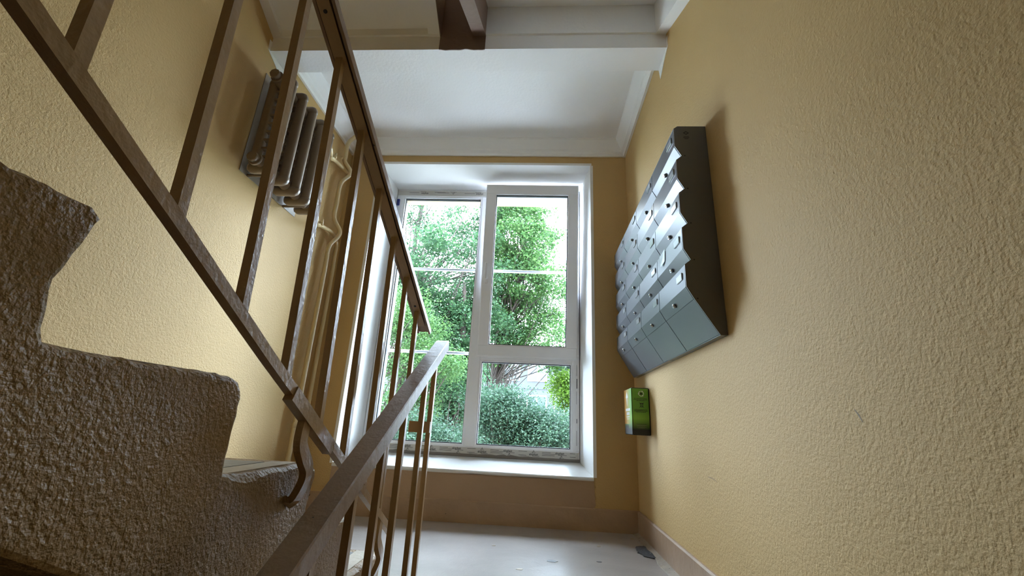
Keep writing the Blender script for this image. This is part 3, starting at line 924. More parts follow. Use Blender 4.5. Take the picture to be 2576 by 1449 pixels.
for ya, yb2 in ((MY0 - 0.004, MY0), (MY1, MY1 + 0.004)):
    sd = MB().prism(SP, 'y', ya, yb2).build('end_panel', 'mail_side', mb_)
    tag(sd, 'charcoal saw-toothed end panel')
    if ya < MY0:
        for r in range(NR):
            zt0 = MZT - RH * r
            MB().disc((XR - 0.114, MY0 - 0.004, zt0 - 0.010), (0, -1, 0), 0.0028, 0.0015, 8).build('screw', 'mail', sd)
            MB().disc((XR - 0.088, MY0 - 0.004, zt0 - RH + 0.018), (0, -1, 0), 0.0028, 0.0012, 8).build('screw', 'dark', sd)
        # small dark diamond emblem and stamp
        cx_, cz_ = XR - 0.076, 1.098
        em = MB()
        for s1, s2 in ((1, 0.5),):
            o_ = [(0.012, 0), (0, 0.009), (-0.012, 0), (0, -0.009)]
            i_ = [(0.005, 0), (0, 0.0035), (-0.005, 0), (0, -0.0035)]
            em.add([(cx_ + a, MY0 - 0.0046, cz_ + c) for a, c in o_] + [(cx_ + a, MY0 - 0.0046, cz_ + c) for a, c in i_], [(j, (j + 1) % 4, 4 + (j + 1) % 4, 4 + j) for j in range(4)])
        for k, (w_, zz_) in enumerate(((0.020, 1.080), (0.022, 1.075), (0.014, 1.070))):
            em.add([(cx_ - w_ / 2, MY0 - 0.0046, zz_), (cx_ + w_ / 2, MY0 - 0.0046, zz_), (cx_ + w_ / 2, MY0 - 0.0046, zz_ + 0.0028), (cx_ - w_ / 2, MY0 - 0.0046, zz_ + 0.0028)], [(0, 1, 2, 3)])
        em.build('emblem', 'dark', sd)
# shell: back, roof, floor and inner front
MB().prism([(XR - 0.0008, 0.313), (XR - 0.02, 0.313), (XR - 0.085, 0.440), (XR - 0.085, 1.10), (XR - 0.105, 1.126), (XR - 0.0008, 1.126)], 'y', MY0, MY1).build('shell', 'mail_side', mb_)
MB().prism([(XR - 0.0008, 1.1262), (XR - 0.107, 1.1262), (XR - 0.121, 1.1195), (XR - 0.1195, 1.118), (XR - 0.1065, 1.1285), (XR - 0.0008, 1.1285)], 'y', MY0, MY1).build('roof', 'mail', mb_)
# one door, then copies
def door_mesh(y0, zt0):
    g = 0.0030
    ya, yb2 = y0 + g, y0 + CW - g
    pr = [(XR - 0.1205, zt0 + 0.0), (XR - 0.1225, zt0 - 0.080), (XR - 0.0995, zt0 - RH + 0.0175), (XR - 0.0955, zt0 - RH + 0.0175), (XR - 0.1165, zt0 - 0.079), (XR - 0.1145, zt0 - 0.006), (XR - 0.0965, zt0 + 0.014), (XR - 0.0995, zt0 + 0.0165)]
    return MB().prism(pr, 'y', ya, yb2)
d0 = None
rsd = np.random.RandomState(3)
for c in range(NC):
    for r in range(NR):
        off = (0, CW * c, -RH * r)
        if d0 is None:
            d0 = door_mesh(MY0, MZT).build('door', 'mail', mb_)
            # lock: on the slanted lower face
            nrm_ = Vector((-0.062, 0, -0.0230)).normalized()
            lc = Vector((XR - 0.111, MY0 + CW * 0.50, MZT - 0.103))
            lk = MB().tube([lc - nrm_ * 0.002, lc + nrm_ * 0.006, lc + nrm_ * 0.0085], [0.0085, 0.0085, 0.0065], 14).build('lock', 'lock', d0)
            MB().tube([lc + nrm_ * 0.0086, lc + nrm_ * 0.0092], 0.0042, 8).build('keyhole', 'dark', mb_)
            kh0 = [o for o in mb_.children if o.name.startswith('keyhole')][0]
            # raised clear number plate high on the upper face, near end
            yn = MY0 + 0.055
            xp = XR - 0.1225
            pl = MB().bbox(xp - 0.003, xp + 0.002, yn - 0.030, yn + 0.030, MZT - 0.046, MZT - 0.020, 0.002).build('number_plate', 'plate', d0)
            prs = MB()
            for (a0, a1, c0, c1) in ((-0.024, 0.024, 0.0, 0.0018), (-0.020, 0.012, -0.008, -0.0065), (-0.024, 0.018, 0.007, 0.0082)):
                prs.add([(xp - 0.0033, yn + a0, MZT - 0.034 + c0), (xp - 0.0033, yn + a1, MZT - 0.034 + c0), (xp - 0.0033, yn + a1, MZT - 0.034 + c1), (xp - 0.0033, yn + a0, MZT - 0.034 + c1)], [(0, 1, 2, 3)])
            kids = [lk, pl]
        else:
            dd = share('door', d0, mb_, off)
            for ch in kids:
                nm = ch.name.split('.')[0]
                cc = ch.copy()
                cc.name = nm
                COL.objects.link(cc)
                cc.parent = dd
                cc.location = ch.location
            share('keyhole', kh0, mb_, off)
# lower panels
p0 = None
for c in range(NC):
    if p0 is None:
        g = 0.0026
        pr = [(XR - 0.0985, 0.4325), (XR - 0.026, 0.3135), (XR - 0.0225, 0.3135), (XR - 0.022, 0.316), (XR - 0.094, 0.4345)]
        p0 = MB().prism(pr, 'y', MY0 + g, MY0 + CW - g).build('base_panel', 'mail', mb_)
    else:
        share('base_panel', p0, mb_, (0, CW * c, 0))
MB().prism([(XR - 0.0245, 0.3105), (XR - 0.0008, 0.3105), (XR - 0.0008, 0.313), (XR - 0.0245, 0.313)], 'y', MY0, MY1).build('floor_plate', 'mail', mb_)
# a leaflet sticking out of one slot
tag(MB().add([(XR - 0.124, MY0 + 0.20, 0.700), (XR - 0.1275, MY0 + 0.262, 0.690), (XR - 0.128, MY0 + 0.250, 0.640), (XR - 0.1245, MY0 + 0.205, 0.650),
              (XR - 0.1236, MY0 + 0.20, 0.700), (XR - 0.1271, MY0 + 0.262, 0.690), (XR - 0.1276, MY0 + 0.250, 0.640), (XR - 0.1241, MY0 + 0.205, 0.650)],
             [(0, 1, 2, 3), (7, 6, 5, 4), (0, 4, 5, 1), (1, 5, 6, 2), (2, 6, 7, 3), (3, 7, 4, 0)]).build('leaflet', 'plate'), 'pale leaflet hanging over one mailbox door', 'leaflet')

# ------------------------------------------------------------------ battery collection box
def box_mat(name, front):
    m = bpy.data.materials.new(name)
    m.use_nodes = True
    nt = m.node_tree
    b_ = nt.nodes['Principled BSDF']
    b_.inputs['Roughness'].default_value = 0.35
    tc = nt.nodes.new('ShaderNodeTexCoord')
    sp = nt.nodes.new('ShaderNodeSeparateXYZ')
    nt.links.new(tc.outputs['Generated'], sp.inputs[0])
    r1 = nt.nodes.new('ShaderNodeValToRGB')
    el = r1.color_ramp.elements
    el[0].position, el[0].color = 0.10, (0.006, 0.009, 0.012, 1)
    el[1].position, el[1].color = 0.34, (0.24, 0.52, 0.06, 1)
    e2 = el.new(0.55)
    e2.color = (0.16, 0.42, 0.05, 1)
    nt.links.new(sp.outputs['Z'], r1.inputs[0])
    if front:
        r2_ = nt.nodes.new('ShaderNodeValToRGB')
        q = r2_.color_ramp.elements
        q[0].position, q[0].color = 0.15, (0.0, 0.0, 0.0, 1)
        q[1].position, q[1].color = 0.8, (1, 1, 1, 1)
        nt.links.new(sp.outputs['Y'], r2_.inputs[0])
        th_ = nt.nodes.new('ShaderNodeMath')
        th_.operation = 'GREATER_THAN'
        th_.inputs[1].default_value = 0.22
        nt.links.new(sp.outputs['Z'], th_.inputs[0])
        mu = nt.nodes.new('ShaderNodeMath')
        mu.operation = 'MULTIPLY'
        nt.links.new(r2_.outputs[0], mu.inputs[0])
        nt.links.new(th_.outputs[0], mu.inputs[1])
        mx = nt.nodes.new('ShaderNodeMix')
        mx.data_type = 'RGBA'
        nt.links.new(mu.outputs[0], mx.inputs[0])
        nt.links.new(r1.outputs[0], mx.inputs[6])
        mx.inputs[7].default_value = (0.70, 0.36, 0.05, 1)
        nt.links.new(mx.outputs[2], b_.inputs['Base Color'])
    else:
        nt.links.new(r1.outputs[0], b_.inputs['Base Color'])
    return m
GX0, GX1, GY0, GY1, GZ0, GZ1 = XR - 0.098, XR - 0.0008, 2.440, 2.640, -0.022, 0.228
gb = thing('battery_box', ((GX0 + GX1) / 2, (GY0 + GY1) / 2, GZ0), 'small green and black battery collection box on the wall under the mailboxes', 'collection box')
MB().bbox(GX0, GX1, GY0, GY1, GZ0, GZ1, 0.004).build('box_body', 'gasket', gb)
sidep = MB().box(GX0 + 0.004, GX1 - 0.006, GY0 - 0.0012, GY0 + 0.004, GZ0 + 0.004, GZ1 - 0.004).build('side_print', box_mat('green_side_print', False), gb)
frontp = MB().box(GX0 - 0.0012, GX0 + 0.004, GY0 + 0.002, GY1 - 0.004, GZ0 + 0.004, GZ1 - 0.004).build('front_print', box_mat('green_orange_front_print', True), gb)
# side: recycling ring, text bars, crossed-out bin
ym = GY0 - 0.002
cx_ = (GX0 + GX1) / 2 + 0.004
wp = MB()
for a0 in (95, 215, 335):
    arc = [(math.radians(a0 + t_), 0.0135) for t_ in range(0, 86, 17)]
    vs = []
    for a, rr_ in arc:
        vs += [(cx_ + (rr_ - 0.0016) * math.cos(a), ym, 0.196 + (rr_ - 0.0016) * math.sin(a)), (cx_ + (rr_ + 0.0016) * math.cos(a), ym, 0.196 + (rr_ + 0.0016) * math.sin(a))]
    wp.add(vs, [(2 * i, 2 * i + 1, 2 * i + 3, 2 * i + 2) for i in range(len(arc) - 1)])
    a = math.radians(a0 + 85)
    c_ = Vector((cx_ + 0.0135 * math.cos(a), ym, 0.196 + 0.0135 * math.sin(a)))
    tdir = Vector((-math.sin(a), 0, math.cos(a)))
    ndir = Vector((math.cos(a), 0, math.sin(a)))
    wp.add([c_ + ndir * 0.005, c_ - ndir * 0.005, c_ + tdir * 0.007], [(0, 1, 2)])
wp.build('emblem', 'print_white', sidep)
kp = MB()
kp.tube([(cx_, ym + 0.001, 0.196), (cx_, ym, 0.196)], 0.0065, 10)
def bars(mb2, rows, x0, x1, y, seed):
    rs_ = np.random.RandomState(seed)
    for z, w_, h_ in rows:
        c_ = (x0 + x1) / 2
        L_ = (x1 - x0) * w_
        x = c_ - L_ / 2
        while x < c_ + L_ / 2 - 0.002:
            wl = rs_.uniform(0.004, 0.011)
            e_ = min(x + wl, c_ + L_ / 2)
            mb2.add([(x, y, z), (e_, y, z), (e_, y, z + h_), (x, y, z + h_)], [(0, 1, 2, 3)])
            x = e_ + 0.0014
bars(kp, [(0.1685, 0.8, 0.0024), (0.1625, 0.85, 0.0024), (0.1565, 0.5, 0.0024), (0.110, 0.78, 0.002), (0.1055, 0.82, 0.002), (0.101, 0.8, 0.002), (0.0965, 0.6, 0.002), (0.0345, 0.6, 0.0016)], GX0 + 0.004, GX1 - 0.006, ym, 2)
# crossed-out bin
for (a0, c0, a1, c1, w_) in ((-0.013, -0.014, 0.013, 0.014, 0.0016), (-0.013, 0.014, 0.013, -0.014, 0.0016), (-0.009, 0.009, 0.009, 0.009, 0.004), (-0.008, 0.008, -0.006, -0.010, 0.002), (0.008, 0.008, 0.006, -0.010, 0.002), (-0.006, -0.009, 0.008, -0.009, 0.003)):
    d = Vector((a1 - a0, 0, c1 - c0)).normalized()
    nn = Vector((-d.z, 0, d.x)) * w_ / 2
    kp.add([(cx_ + a0 + nn.x, ym, 0.135 + c0 + nn.z), (cx_ + a1 + nn.x, ym, 0.135 + c1 + nn.z), (cx_ + a1 - nn.x, ym, 0.135 + c1 - nn.z), (cx_ + a0 - nn.x, ym, 0.135 + c0 - nn.z)], [(0, 1, 2, 3)])
kp.build('dark_print', 'ink', sidep, 'stuff')
wp = MB()
bars(wp, [(0.029, 0.7, 0.0012), (0.0255, 0.5, 0.0012), (0.018, 0.6, 0.001), (0.0145, 0.4, 0.001)], GX0 + 0.004, GX1 - 0.006, ym, 7)
wp.build('fine_print', M['patch'], sidep)
# front: white arrow and white text blocks
xm = GX0 - 0.002
yc = (GY0 + GY1) / 2 + 0.015
wp = MB()
wp.add([(xm, yc - 0.030, 0.178), (xm, yc + 0.030, 0.178), (xm, yc, 0.212), (xm, yc - 0.011, 0.178), (xm, yc + 0.011, 0.178), (xm, yc + 0.004, 0.135), (xm, yc - 0.004, 0.135)], [(0, 1, 2), (3, 4, 5, 6)])
for z, w_, h_ in ((0.105, 0.62, 0.014), (0.083, 0.40, 0.015), (0.070, 0.44, 0.006), (0.060, 0.36, 0.004)):
    L_ = 0.19 * w_
    y_ = yc - 0.015 - L_ / 2
    kk = max(2, int(L_ / 0.016))
    for i in range(kk):
        ya_ = y_ + L_ * i / kk
        wp.add([(xm, ya_, z), (xm, ya_ + L_ / kk * 0.8, z), (xm, ya_ + L_ / kk * 0.8, z + h_), (xm, ya_, z + h_)], [(0, 1, 2, 3)])
wp.build('white_print', 'print_white', frontp)
wp = MB()
rs_ = np.random.RandomState(6)
for k in range(9):
    y_, z_ = rs_.uniform(GY0 + 0.02, GY1 - 0.03), rs_.uniform(0.0, 0.028)
    a = rs_.uniform(0, 3.14)
    ca, sa = math.cos(a), math.sin(a)
    L_, W_ = 0.016, 0.0045
    wp.add([(xm, y_ + p * ca - q * sa, z_ + p * sa + q * ca) for p, q in ((-L_, -W_), (L_, -W_), (L_, W_), (-L_, W_))], [(0, 1, 2, 3)])
wp.build('battery_picture', 'plate', frontp, 'stuff')

# scuffs on the mailbox wall
for pts_, lab in (([(1.682, -0.1445, 0.0007), (1.655, -0.1445, 0.0010), (1.630, -0.1470, 0.0010), (1.607, -0.1525, 0.0006)], 'thin dark scratch low on the yellow mailbox wall'),
                  ([(0.894, 0.060, 0.0012), (0.884, 0.047, 0.0030), (0.878, 0.036, 0.0015)], 'small grey smudge on the bare stretch of the yellow mailbox wall')):
    q = MB()
    vs, fs = [], []
    for y_, z_, w_ in pts_:
        vs += [(XR - 0.0004, y_, z_ + w_), (XR - 0.0004, y_, z_ - w_)]
    fs = [(2 * i, 2 * i + 1, 2 * i + 3, 2 * i + 2) for i in range(len(pts_) - 1)]
    tag(q.add(vs, fs).build('wall_scuff', 'scuff'), lab, 'scuff mark', 'scuffs on the mailbox wall')

# ------------------------------------------------------------------ radiator and pipes
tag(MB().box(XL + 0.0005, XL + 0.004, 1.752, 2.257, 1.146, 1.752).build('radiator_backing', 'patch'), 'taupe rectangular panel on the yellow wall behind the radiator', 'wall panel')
RX = XL + 0.115
rad = thing('radiator', (RX, 1.97, 1.128), 'brown cast iron radiator high on the yellow wall behind the railing', 'radiator')
def section(yc):
    m_ = MB()
    z0, z1 = 1.130, 1.712
    hw = 0.013
    # two columns (front and back) of a four-channel casting
    for xo in (-0.047, 0.047):
        prf = [(-0.022, -hw), (-0.012, -hw - 0.004), (0.012, -hw - 0.004), (0.022, -hw), (0.026, 0), (0.022, hw), (0.012, hw + 0.004), (-0.012, hw + 0.004), (-0.022, hw), (-0.026, 0)]
        vs, fs = [], []
        stn = [(z0 + 0.045, 1.0), (z1 - 0.045, 1.0)]
        k = len(prf)
        for z, s in stn:
            vs += [(RX + xo + a * s, yc + c * s, z) for a, c in prf]
        fs += [(j, (j + 1) % k, k + (j + 1) % k, k + j) for j in range(k)]
        m_.add(vs, fs, True)
    # top and bottom headers joining the columns: rounded loops
    for zc, s in ((z1 - 0.045, 1), (z0 + 0.045, -1)):
        rings = []
        for (dz_, hx, hy) in ((0.0, 0.073, 0.017), (0.018, 0.073, 0.019), (0.034, 0.068, 0.018), (0.043, 0.056, 0.013), (0.046, 0.040, 0.007)):
            rings.append([(RX + hx * cx2, yc + hy * cy2, zc + s * dz_) for cx2, cy2 in ((-1, -0.6), (-0.8, -1), (0.8, -1), (1, -0.6), (1, 0.6), (0.8, 1), (-0.8, 1), (-1, 0.6))])
        vs = [p for rg in rings for p in rg]
        fs = [(i * 8 + j, i * 8 + (j + 1) % 8, (i + 1) * 8 + (j + 1) % 8, (i + 1) * 8 + j) for i in range(4) for j in range(8)]
        fs += [tuple(range(8)), tuple(range(32, 40))]
        m_.add(vs, fs, True)
        # nipple collar between sections
        m_.tube([(RX, yc - 0.054, zc - s * 0.005), (RX, yc + 0.054, zc - s * 0.005)], 0.027, 14)
    # thin rib webs
    for z in np.linspace(z0 + 0.09, z1 - 0.09, 9):
        m_.box(RX - 0.030, RX + 0.030, yc - 0.012, yc + 0.012, z - 0.006, z + 0.006)
    return m_
s0 = None
RY0 = 1.757
for k in range(5):
    if s0 is None:
        s0 = section(RY0).build('section', 'radiator', rad)
    else:
        share('section', s0, rad, (0, 0.1075 * k, 0))
for zc in (1.172, 1.672):
    MB().tube([(RX, RY0 - 0.052, zc), (RX, RY0 - 0.064, zc)], 0.033, 16).tube([(RX, RY0 - 0.062, zc), (RX, RY0 - 0.088, zc)], 0.026, 8).build('end_plug', 'radiator', rad)
for yy in (1.81, 2.13):
    MB().tube([(XL + 0.0045, yy, 1.150), (RX + 0.02, yy, 1.150), (RX + 0.03, yy, 1.165)], 0.008, 8).build('wall_hook', 'radiator', rad)

PX = XL + 0.052
pr = 0.0148
p1 = thing('heating_pipe', (PX, 2.62, ZF), 'cream riser pipe with two bends standing in front of the second riser', 'pipe')
MB().tube(smooth_path([(PX + 0.05, 2.66, 2.06), (PX + 0.03, 2.63, 2.01), (PX, 2.612, 1.94), (PX, 2.615, 1.82), (PX, 2.618, 1.79), (PX + 0.035, 2.655, 1.735), (PX + 0.03, 2.655, 1.69), (PX, 2.618, 1.60), (PX, 2.618, 1.45), (PX, 2.622, 1.33), (PX + 0.032, 2.668, 1.255), (PX + 0.028, 2.665, 1.20), (PX, 2.628, 1.11), (PX, 2.630, 0.95), (PX, 2.632, 0.5), (PX, 2.634, 0.0), (PX, 2.634, ZF)]), pr, 12).build('riser', 'pipe', p1)
MB().tube([(PX, 2.634, -0.080), (PX, 2.634, -0.045)], pr + 0.003, 12).build('coupling', 'pipe', p1)
p2_ = thing('heating_pipe', (PX, 2.745, ZF), 'cream riser pipe in the wall corner feeding the radiator', 'pipe')
MB().tube(smooth_path([(PX + 0.04, 2.80, 2.06), (PX + 0.02, 2.765, 2.02), (PX, 2.752, 1.96), (PX, 2.758, 1.83), (PX, 2.752, 1.775), (PX, 2.725, 1.748), (PX - 0.006, 2.68, 1.742), (PX - 0.01, 2.60, 1.735), (PX - 0.004, 2.50, 1.715), (PX + 0.01, 2.44, 1.690), (PX + 0.02, 2.40, 1.672), (RX, 2.30, 1.672), (RX, 2.2420, 1.672)]), pr * 0.9, 12).build('upper_branch', 'pipe', p2_)
MB().tube(smooth_path([(RX, 2.2420, 1.172), (RX, 2.30, 1.172), (PX + 0.02, 2.40, 1.178), (PX, 2.52, 1.205), (PX - 0.01, 2.62, 1.225), (PX - 0.008, 2.69, 1.215), (PX, 2.722, 1.165), (PX, 2.728, 1.09), (PX, 2.735, 0.9), (PX, 2.742, 0.4), (PX, 2.748, 0.0), (PX, 2.752, ZF)]), pr * 0.9, 12).build('lower_branch', 'pipe', p2_)
for z_, yv in ((1.674, 2.385), (1.176, 2.385)):
    v = MB().tube([(PX + 0.026, yv - 0.030, z_), (PX + 0.026, yv + 0.030, z_)], 0.021, 8)
    v.tube([(PX + 0.026, yv, z_), (PX + 0.062, yv, z_)], 0.010, 8)
    v.tube([(PX + 0.060, yv, z_ - 0.020), (PX + 0.060, yv, z_ + 0.020)], 0.007, 8)
    v.build('valve', 'pipe', p2_)

# ------------------------------------------------------------------ outside
ZG = -2.9
struct('bounce_pavement_outside', MB().box(-40, 40, YO, 12.0, ZG - 0.2, ZG + 0.01), 'bounce_paving', 'unseen pale concrete ground added along the house to bounce daylight indoors', 'pavement')  # out of sight below the window, added as a reflector for the ceiling
struct('ground_outside', MB().box(-40, 40, 12.0, 70, ZG - 0.2, ZG), 'grass', 'green lawn below the window', 'ground')


def leaves(centers, radii, per, size, seed, flat=0.5, squash=0.75):
    """tens of thousands of leaf blades as one mesh"""
    rs_ = np.random.RandomState(seed)
    c = np.repeat(np.array(centers, float), per, 0)
    rad_ = np.repeat(np.array(radii, float), per)[:, None]
    n_ = len(c)
    d = rs_.normal(0, 1, (n_, 3))
    d /= np.linalg.norm(d, axis=1)[:, None]
    pos = c + d * rad_ * (rs_.uniform(0.1, 1.0, (n_, 1)) ** 0.6) * np.array([1, 1, squash])
    nr = rs_.normal(0, 1, (n_, 3))
    nr[:, 2] = np.abs(nr[:, 2]) + flat
    nr /= np.linalg.norm(nr, axis=1)[:, None]
    t = rs_.normal(0, 1, (n_, 3))
    t -= nr * np.sum(t * nr, 1)[:, None]
    t /= np.linalg.norm(t, axis=1)[:, None]
    s = np.cross(nr, t)
    L = size * rs_.uniform(0.6, 1.25, (n_, 1))
    W = L * rs_.uniform(0.45, 0.75, (n_, 1))
    v = np.stack([pos - t * L * 0.5, pos + s * W * 0.5 + nr * L * 0.06, pos + t * L * 0.5, pos - s * W * 0.5 + nr * L * 0.06], 1).reshape(-1, 3)
    f = np.arange(n_ * 4).reshape(-1, 4)
    return v, f


def leaf_object(name, v, f, material, parent):
    me = bpy.data.meshes.new(name)
    base = np.array(parent.location)
    v = v - base
    me.vertices.add(len(v))
    me.vertices.foreach_set('co', v.astype(np.float32).ravel())
    me.loops.add(f.size)
    me.polygons.add(len(f))
    me.loops.foreach_set('vertex_index', f.astype(np.int32).ravel())
    me.polygons.foreach_set('loop_start', (np.arange(len(f)) * 4).astype(np.int32))
    me.update(calc_edges=True)
    me.materials.append(M[material])
    o = bpy.data.objects.new(name, me)
    COL.objects.link(o)
    o.parent = parent
    o['kind'] = 'stuff'
    return o


def tree(name, label, base, trunk, blobs, leaf, per, size, seed, group=None, trunk_r=0.13, flat=0.5, twigs=True):
    """trunk: list of points up the stem; blobs: ellipsoids (center, radii, number of leaf clusters)"""
    t = thing(name, base, label, 'tree' if name != 'bush' else 'bush', group)
    rs_ = np.random.RandomState(seed)
    k = len(trunk)
    MB().tube(smooth_path(trunk, 4), list(np.linspace(trunk_r, trunk_r * 0.3, (k - 1) * 4 + 1)), 9).build('trunk', 'bark', t)
    cs, rsz = [], []
    br = MB()
    T = [Vector(p) for p in trunk]
    for (c, r, n_) in blobs:
        for _ in range(int(n_ * 1.25)):
            d = rs_.normal(0, 1, 3)
            d /= np.linalg.norm(d)
            p = np.array(c) + d * np.array(r) * rs_.uniform(0.25, 1.0) ** 0.5
            cs.append(p)
            rsz.append(rs_.uniform(0.6, 1.15))
            if twigs and rs_.uniform() < 0.6:
                # branch from a lower point of the stem
                lo = [q for q in T[1:] if q.z < p[2] - 0.1] or [T[1]]
                a = lo[rs_.randint(max(0, len(lo) - 3), len(lo))]
                e = Vector(p)
                mid = (a + e) / 2 + Vector((rs_.normal(0, .12), rs_.normal(0, .12), rs_.uniform(-0.05, 0.22)))
                w_ = rs_.uniform(0.012, 0.030) * (trunk_r / 0.13)
                br.tube(smooth_path([a, mid, e], 4), list(np.linspace(w_, 0.005, 9)), 5, cap=False)
    if br.v:
        br.build('branches', 'bark', t, fix=False)['kind'] = 'stuff'
    v, f = leaves(cs, [q * 0.40 for q in rsz], int(per * 2.0), size * 0.72, seed + 1, flat)
    leaf_object('foliage', v, f, leaf, t)
    return t


tree('maple_tree', 'tall leafy maple with open grey branches outside the left pane', (-3.15, 9.5, ZG),
     [(-3.15, 9.5, ZG), (-3.1, 9.5, -0.6), (-3.05, 9.5, 1.2), (-3.1, 9.6, 3.0), (-3.15, 9.6, 4.6), (-2.9, 9.6, 6.6)],
     [((-2.3, 9.4, 3.4), (1.7, 1.4, 1.2), 84), ((-3.4, 9.6, 2.3), (1.3, 1.2, 0.9), 44), ((-2.6, 9.8, 5.4), (1.8, 1.3, 1.0), 34), ((-1.6, 9.6, 1.9), (1.3, 1.2, 0.8), 40)],
     'leaf', 95, 0.105, 41)
tree('maple_tree', 'bright green maple with a dense crown outside the upper right sash', (-1.25, 10.6, ZG),
     [(-1.25, 10.6, ZG), (-1.2, 10.6, -0.8), (-1.1, 10.6, 0.9), (-0.9, 10.6, 2.0), (-0.55, 10.6, 3.6), (-0.4, 10.6, 5.2)],
     [((-0.65, 10.4, 4.9), (1.15, 1.1, 1.1), 80), ((-0.3, 10.4, 3.5), (1.15, 1.1, 0.75), 60), ((0.25, 10.6, 2.2), (0.75, 0.9, 0.9), 34), ((-1.0, 10.6, 2.2), (1.0, 1.0, 0.8), 30), ((-0.9, 10.8, 6.0), (0.8, 0.9, 0.7), 22)],
     'leaf_bright', 95, 0.11, 57)
tree('larch_tree', 'feathery green tree standing low outside the left pane', (-3.0, 7.6, ZG),
     [(-3.0, 7.6, ZG), (-2.95, 7.6, -0.8), (-2.9, 7.6, 0.6), (-2.85, 7.6, 1.6), (-2.8, 7.6, 2.6)],
     [((-2.3, 7.6, 1.5), (0.75, 0.6, 0.45), 22), ((-2.0, 7.5, 0.95), (0.7, 0.6, 0.3), 18), ((-2.6, 7.6, 2.1), (0.5, 0.5, 0.4), 10), ((-2.5, 7.6, 0.1), (0.7, 0.6, 0.5), 14)],
     'leaf_bright', 150, 0.065, 73, trunk_r=0.09)
tree('dark_tree', 'darker tree with a thick dark stem beside the mullion', (-1.75, 9.0, ZG),
     [(-1.75, 9.0, ZG), (-1.72, 9.0, -0.8), (-1.7, 9.0, 0.8), (-1.65, 9.0, 1.9), (-1.7, 9.0, 3.0)],
     [((-1.8, 9.0, 1.7), (0.75, 0.7, 0.65), 26), ((-1.6, 9.0, 0.6), (0.8, 0.7, 0.7), 26), ((-2.2, 9.2, 0.3), (0.8, 0.7, 0.7), 18)],
     'leaf', 95, 0.10, 91, trunk_r=0.13)
tree('spruce_tree', 'dark drooping spruce beyond the lower right pane', (1.75, 12.5, ZG),
     [(1.75, 12.5, ZG), (1.75, 12.5, -0.5), (1.75, 12.5, 1.0), (1.75, 12.5, 2.6), (1.75, 12.5, 4.4)],
     [((1.10, 12.4, 1.95), (0.45, 0.5, 0.22), 16), ((0.95, 12.4, 1.55), (0.4, 0.5, 0.22), 14), ((1.6, 12.4, 2.4), (0.6, 0.6, 0.3), 12), ((1.7, 12.4, 3.2), (0.5, 0.5, 0.3), 8)],
     'leaf_dark', 150, 0.075, 97, trunk_r=0.12)
tree('linden_tree', 'yellow-green tree glowing beyond the lower right pane', (1.05, 11.0, ZG),
     [(1.05, 11.0, ZG), (1.05, 11.0, -1.5), (1.1, 11.0, -0.4), (1.1, 11.0, 0.6)],
     [((0.72, 11.0, 0.85), (0.32, 0.5, 0.5), 18), ((1.05, 11.0, 0.75), (0.5, 0.6, 0.5), 24), ((0.4, 11.2, -0.3), (1.2, 0.8, 0.5), 34)],
     'leaf_yellow', 95, 0.095, 103, trunk_r=0.07)
tree('bush', 'grey-green bush filling the lower right pane', (-0.35, 7.4, ZG),
     [(-0.35, 7.4, ZG), (-0.35, 7.4, -2.0), (-0.3, 7.4, -1.1), (-0.3, 7.4, -0.3)],
     [((-0.50, 7.4, 0.18), (0.50, 0.5, 0.36), 40), ((-0.80, 7.5, 0.30), (0.35, 0.5, 0.3), 16), ((0.25, 7.4, -0.15), (0.70, 0.6, 0.36), 60), ((-0.5, 7.5, -0.35), (0.8, 0.6, 0.35), 40)],
     'leaf_grey', 120, 0.062, 113, trunk_r=0.05)
tree('bush', 'fresh green bush low outside the left pane', (-1.9, 6.6, ZG),
     [(-1.9, 6.6, ZG), (-1.9, 6.6, -2.1), (-1.85, 6.6, -1.2), (-1.85, 6.6, -0.7)],
     [((-1.75, 6.6, -0.30), (0.7, 0.5, 0.32), 36), ((-1.3, 6.6, -0.40), (0.5, 0.5, 0.3), 26)],
     'leaf_grey', 120, 0.055, 127, trunk_r=0.05)
tree('background_tree', 'pale green tree standing furthest behind the others', (-2.6, 19.0, ZG),
     [(-2.6, 19.0, ZG), (-2.6, 19.0, -0.5), (-2.6, 19.0, 2.5), (-2.6, 19.0, 5.5)],
     [((-3.4, 19.0, 1.6), (2.6, 1.5, 1.6), 60), ((-4.5, 19.0, 4.8), (2.4, 1.5, 2.2), 40), ((-1.0, 19.0, -0.4), (2.4, 1.2, 0.9), 30)],
     'leaf', 60, 0.16, 139, trunk_r=0.2)

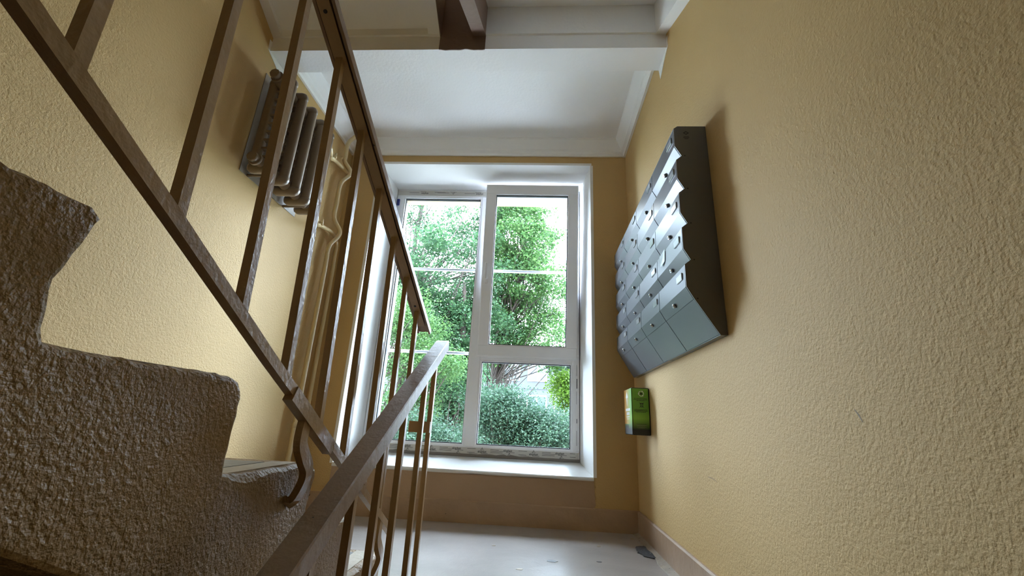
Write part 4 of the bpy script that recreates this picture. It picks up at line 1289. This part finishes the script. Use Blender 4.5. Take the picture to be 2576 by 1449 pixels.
tree('hedge_tree', 'dark green tree row low behind the bushes', (-1.2, 14.0, ZG),
     [(-1.2, 14.0, ZG), (-1.2, 14.0, -1.8), (-1.2, 14.0, -0.6), (-1.2, 14.0, 0.2)],
     [((-4.2, 14.0, 0.2), (2.0, 0.8, 0.9), 40), ((-1.4, 14.0, -0.9), (2.4, 0.8, 0.8), 46), ((1.6, 14.0, -1.0), (2.0, 0.8, 0.7), 34), ((-3.0, 14.0, -1.7), (3.5, 0.8, 0.8), 40), ((1.5, 14.0, -2.0), (3.0, 0.8, 0.7), 40)],
     'leaf', 110, 0.13, 151, trunk_r=0.12)
for x_, y_, lf, sd, lb in ((4.9, 9.8, 'leaf', 211, 'unseen leafy tree added past the mailbox side of the window to block sky light'), (8.6, 8.8, 'leaf', 223, 'unseen leafy tree added far along the house on the mailbox side to block sky light'),
                           (-7.6, 9.4, 'leaf', 227, 'unseen leafy tree added past the radiator side of the window to block sky light'), (-11.5, 9.0, 'leaf', 229, 'unseen leafy tree added far along the house on the radiator side to block sky light')):  # out of view, added to cut the sky light on the side walls
    tree('sky_blocking_tree', lb, (x_, y_, ZG), [(x_, y_, ZG), (x_, y_, -0.5), (x_ + 0.1, y_, 1.5), (x_, y_, 3.5), (x_ - 0.1, y_, 6.0)],
         [((x_, y_, 2.0), (1.7, 1.4, 1.6), 60), ((x_, y_, 4.8), (1.7, 1.4, 1.8), 60), ((x_, y_, 0.4), (1.5, 1.2, 0.8), 24)], lf, 60, 0.16, sd)

# block of flats far behind the trees
bl = thing('apartment_block', (-3.0, 40.0, ZG), 'pale panelled apartment block far behind the trees', 'building')
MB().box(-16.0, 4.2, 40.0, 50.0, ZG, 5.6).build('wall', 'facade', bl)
tag(MB().box(4.2, 9.0, 39.6, 50.0, ZG, 5.4).build('end_wing', 'facade_yellow', bl), 'yellow rendered end wing')
MB().box(-16.2, 4.4, 39.7, 50.2, 5.6, 5.9).build('roof_edge', 'facade', bl)
for k in range(4):
    MB().box(-16.0, 4.2, 39.96, 40.0, ZG + 0.6 + 2.75 * k, ZG + 0.72 + 2.75 * k).build('panel_joint', 'facade', bl)
w0 = None
for c in range(8):
    for r in range(3):
        if w0 is None:
            w0 = MB().box(1.6, 3.4, 39.93, 40.02, ZG + 1.3, ZG + 2.8).build('window', 'pvc', bl)
            g0 = MB().box(1.68, 2.46, 39.90, 39.95, ZG + 1.38, ZG + 2.72).box(2.54, 3.32, 39.90, 39.95, ZG + 1.38, ZG + 2.72).build('pane', 'house_glass', w0)
        else:
            ww = share('window', w0, bl, (-2.5 * c, 0, 2.75 * r))
            gg = g0.copy()
            gg.name = 'pane'
            COL.objects.link(gg)
            gg.parent = ww
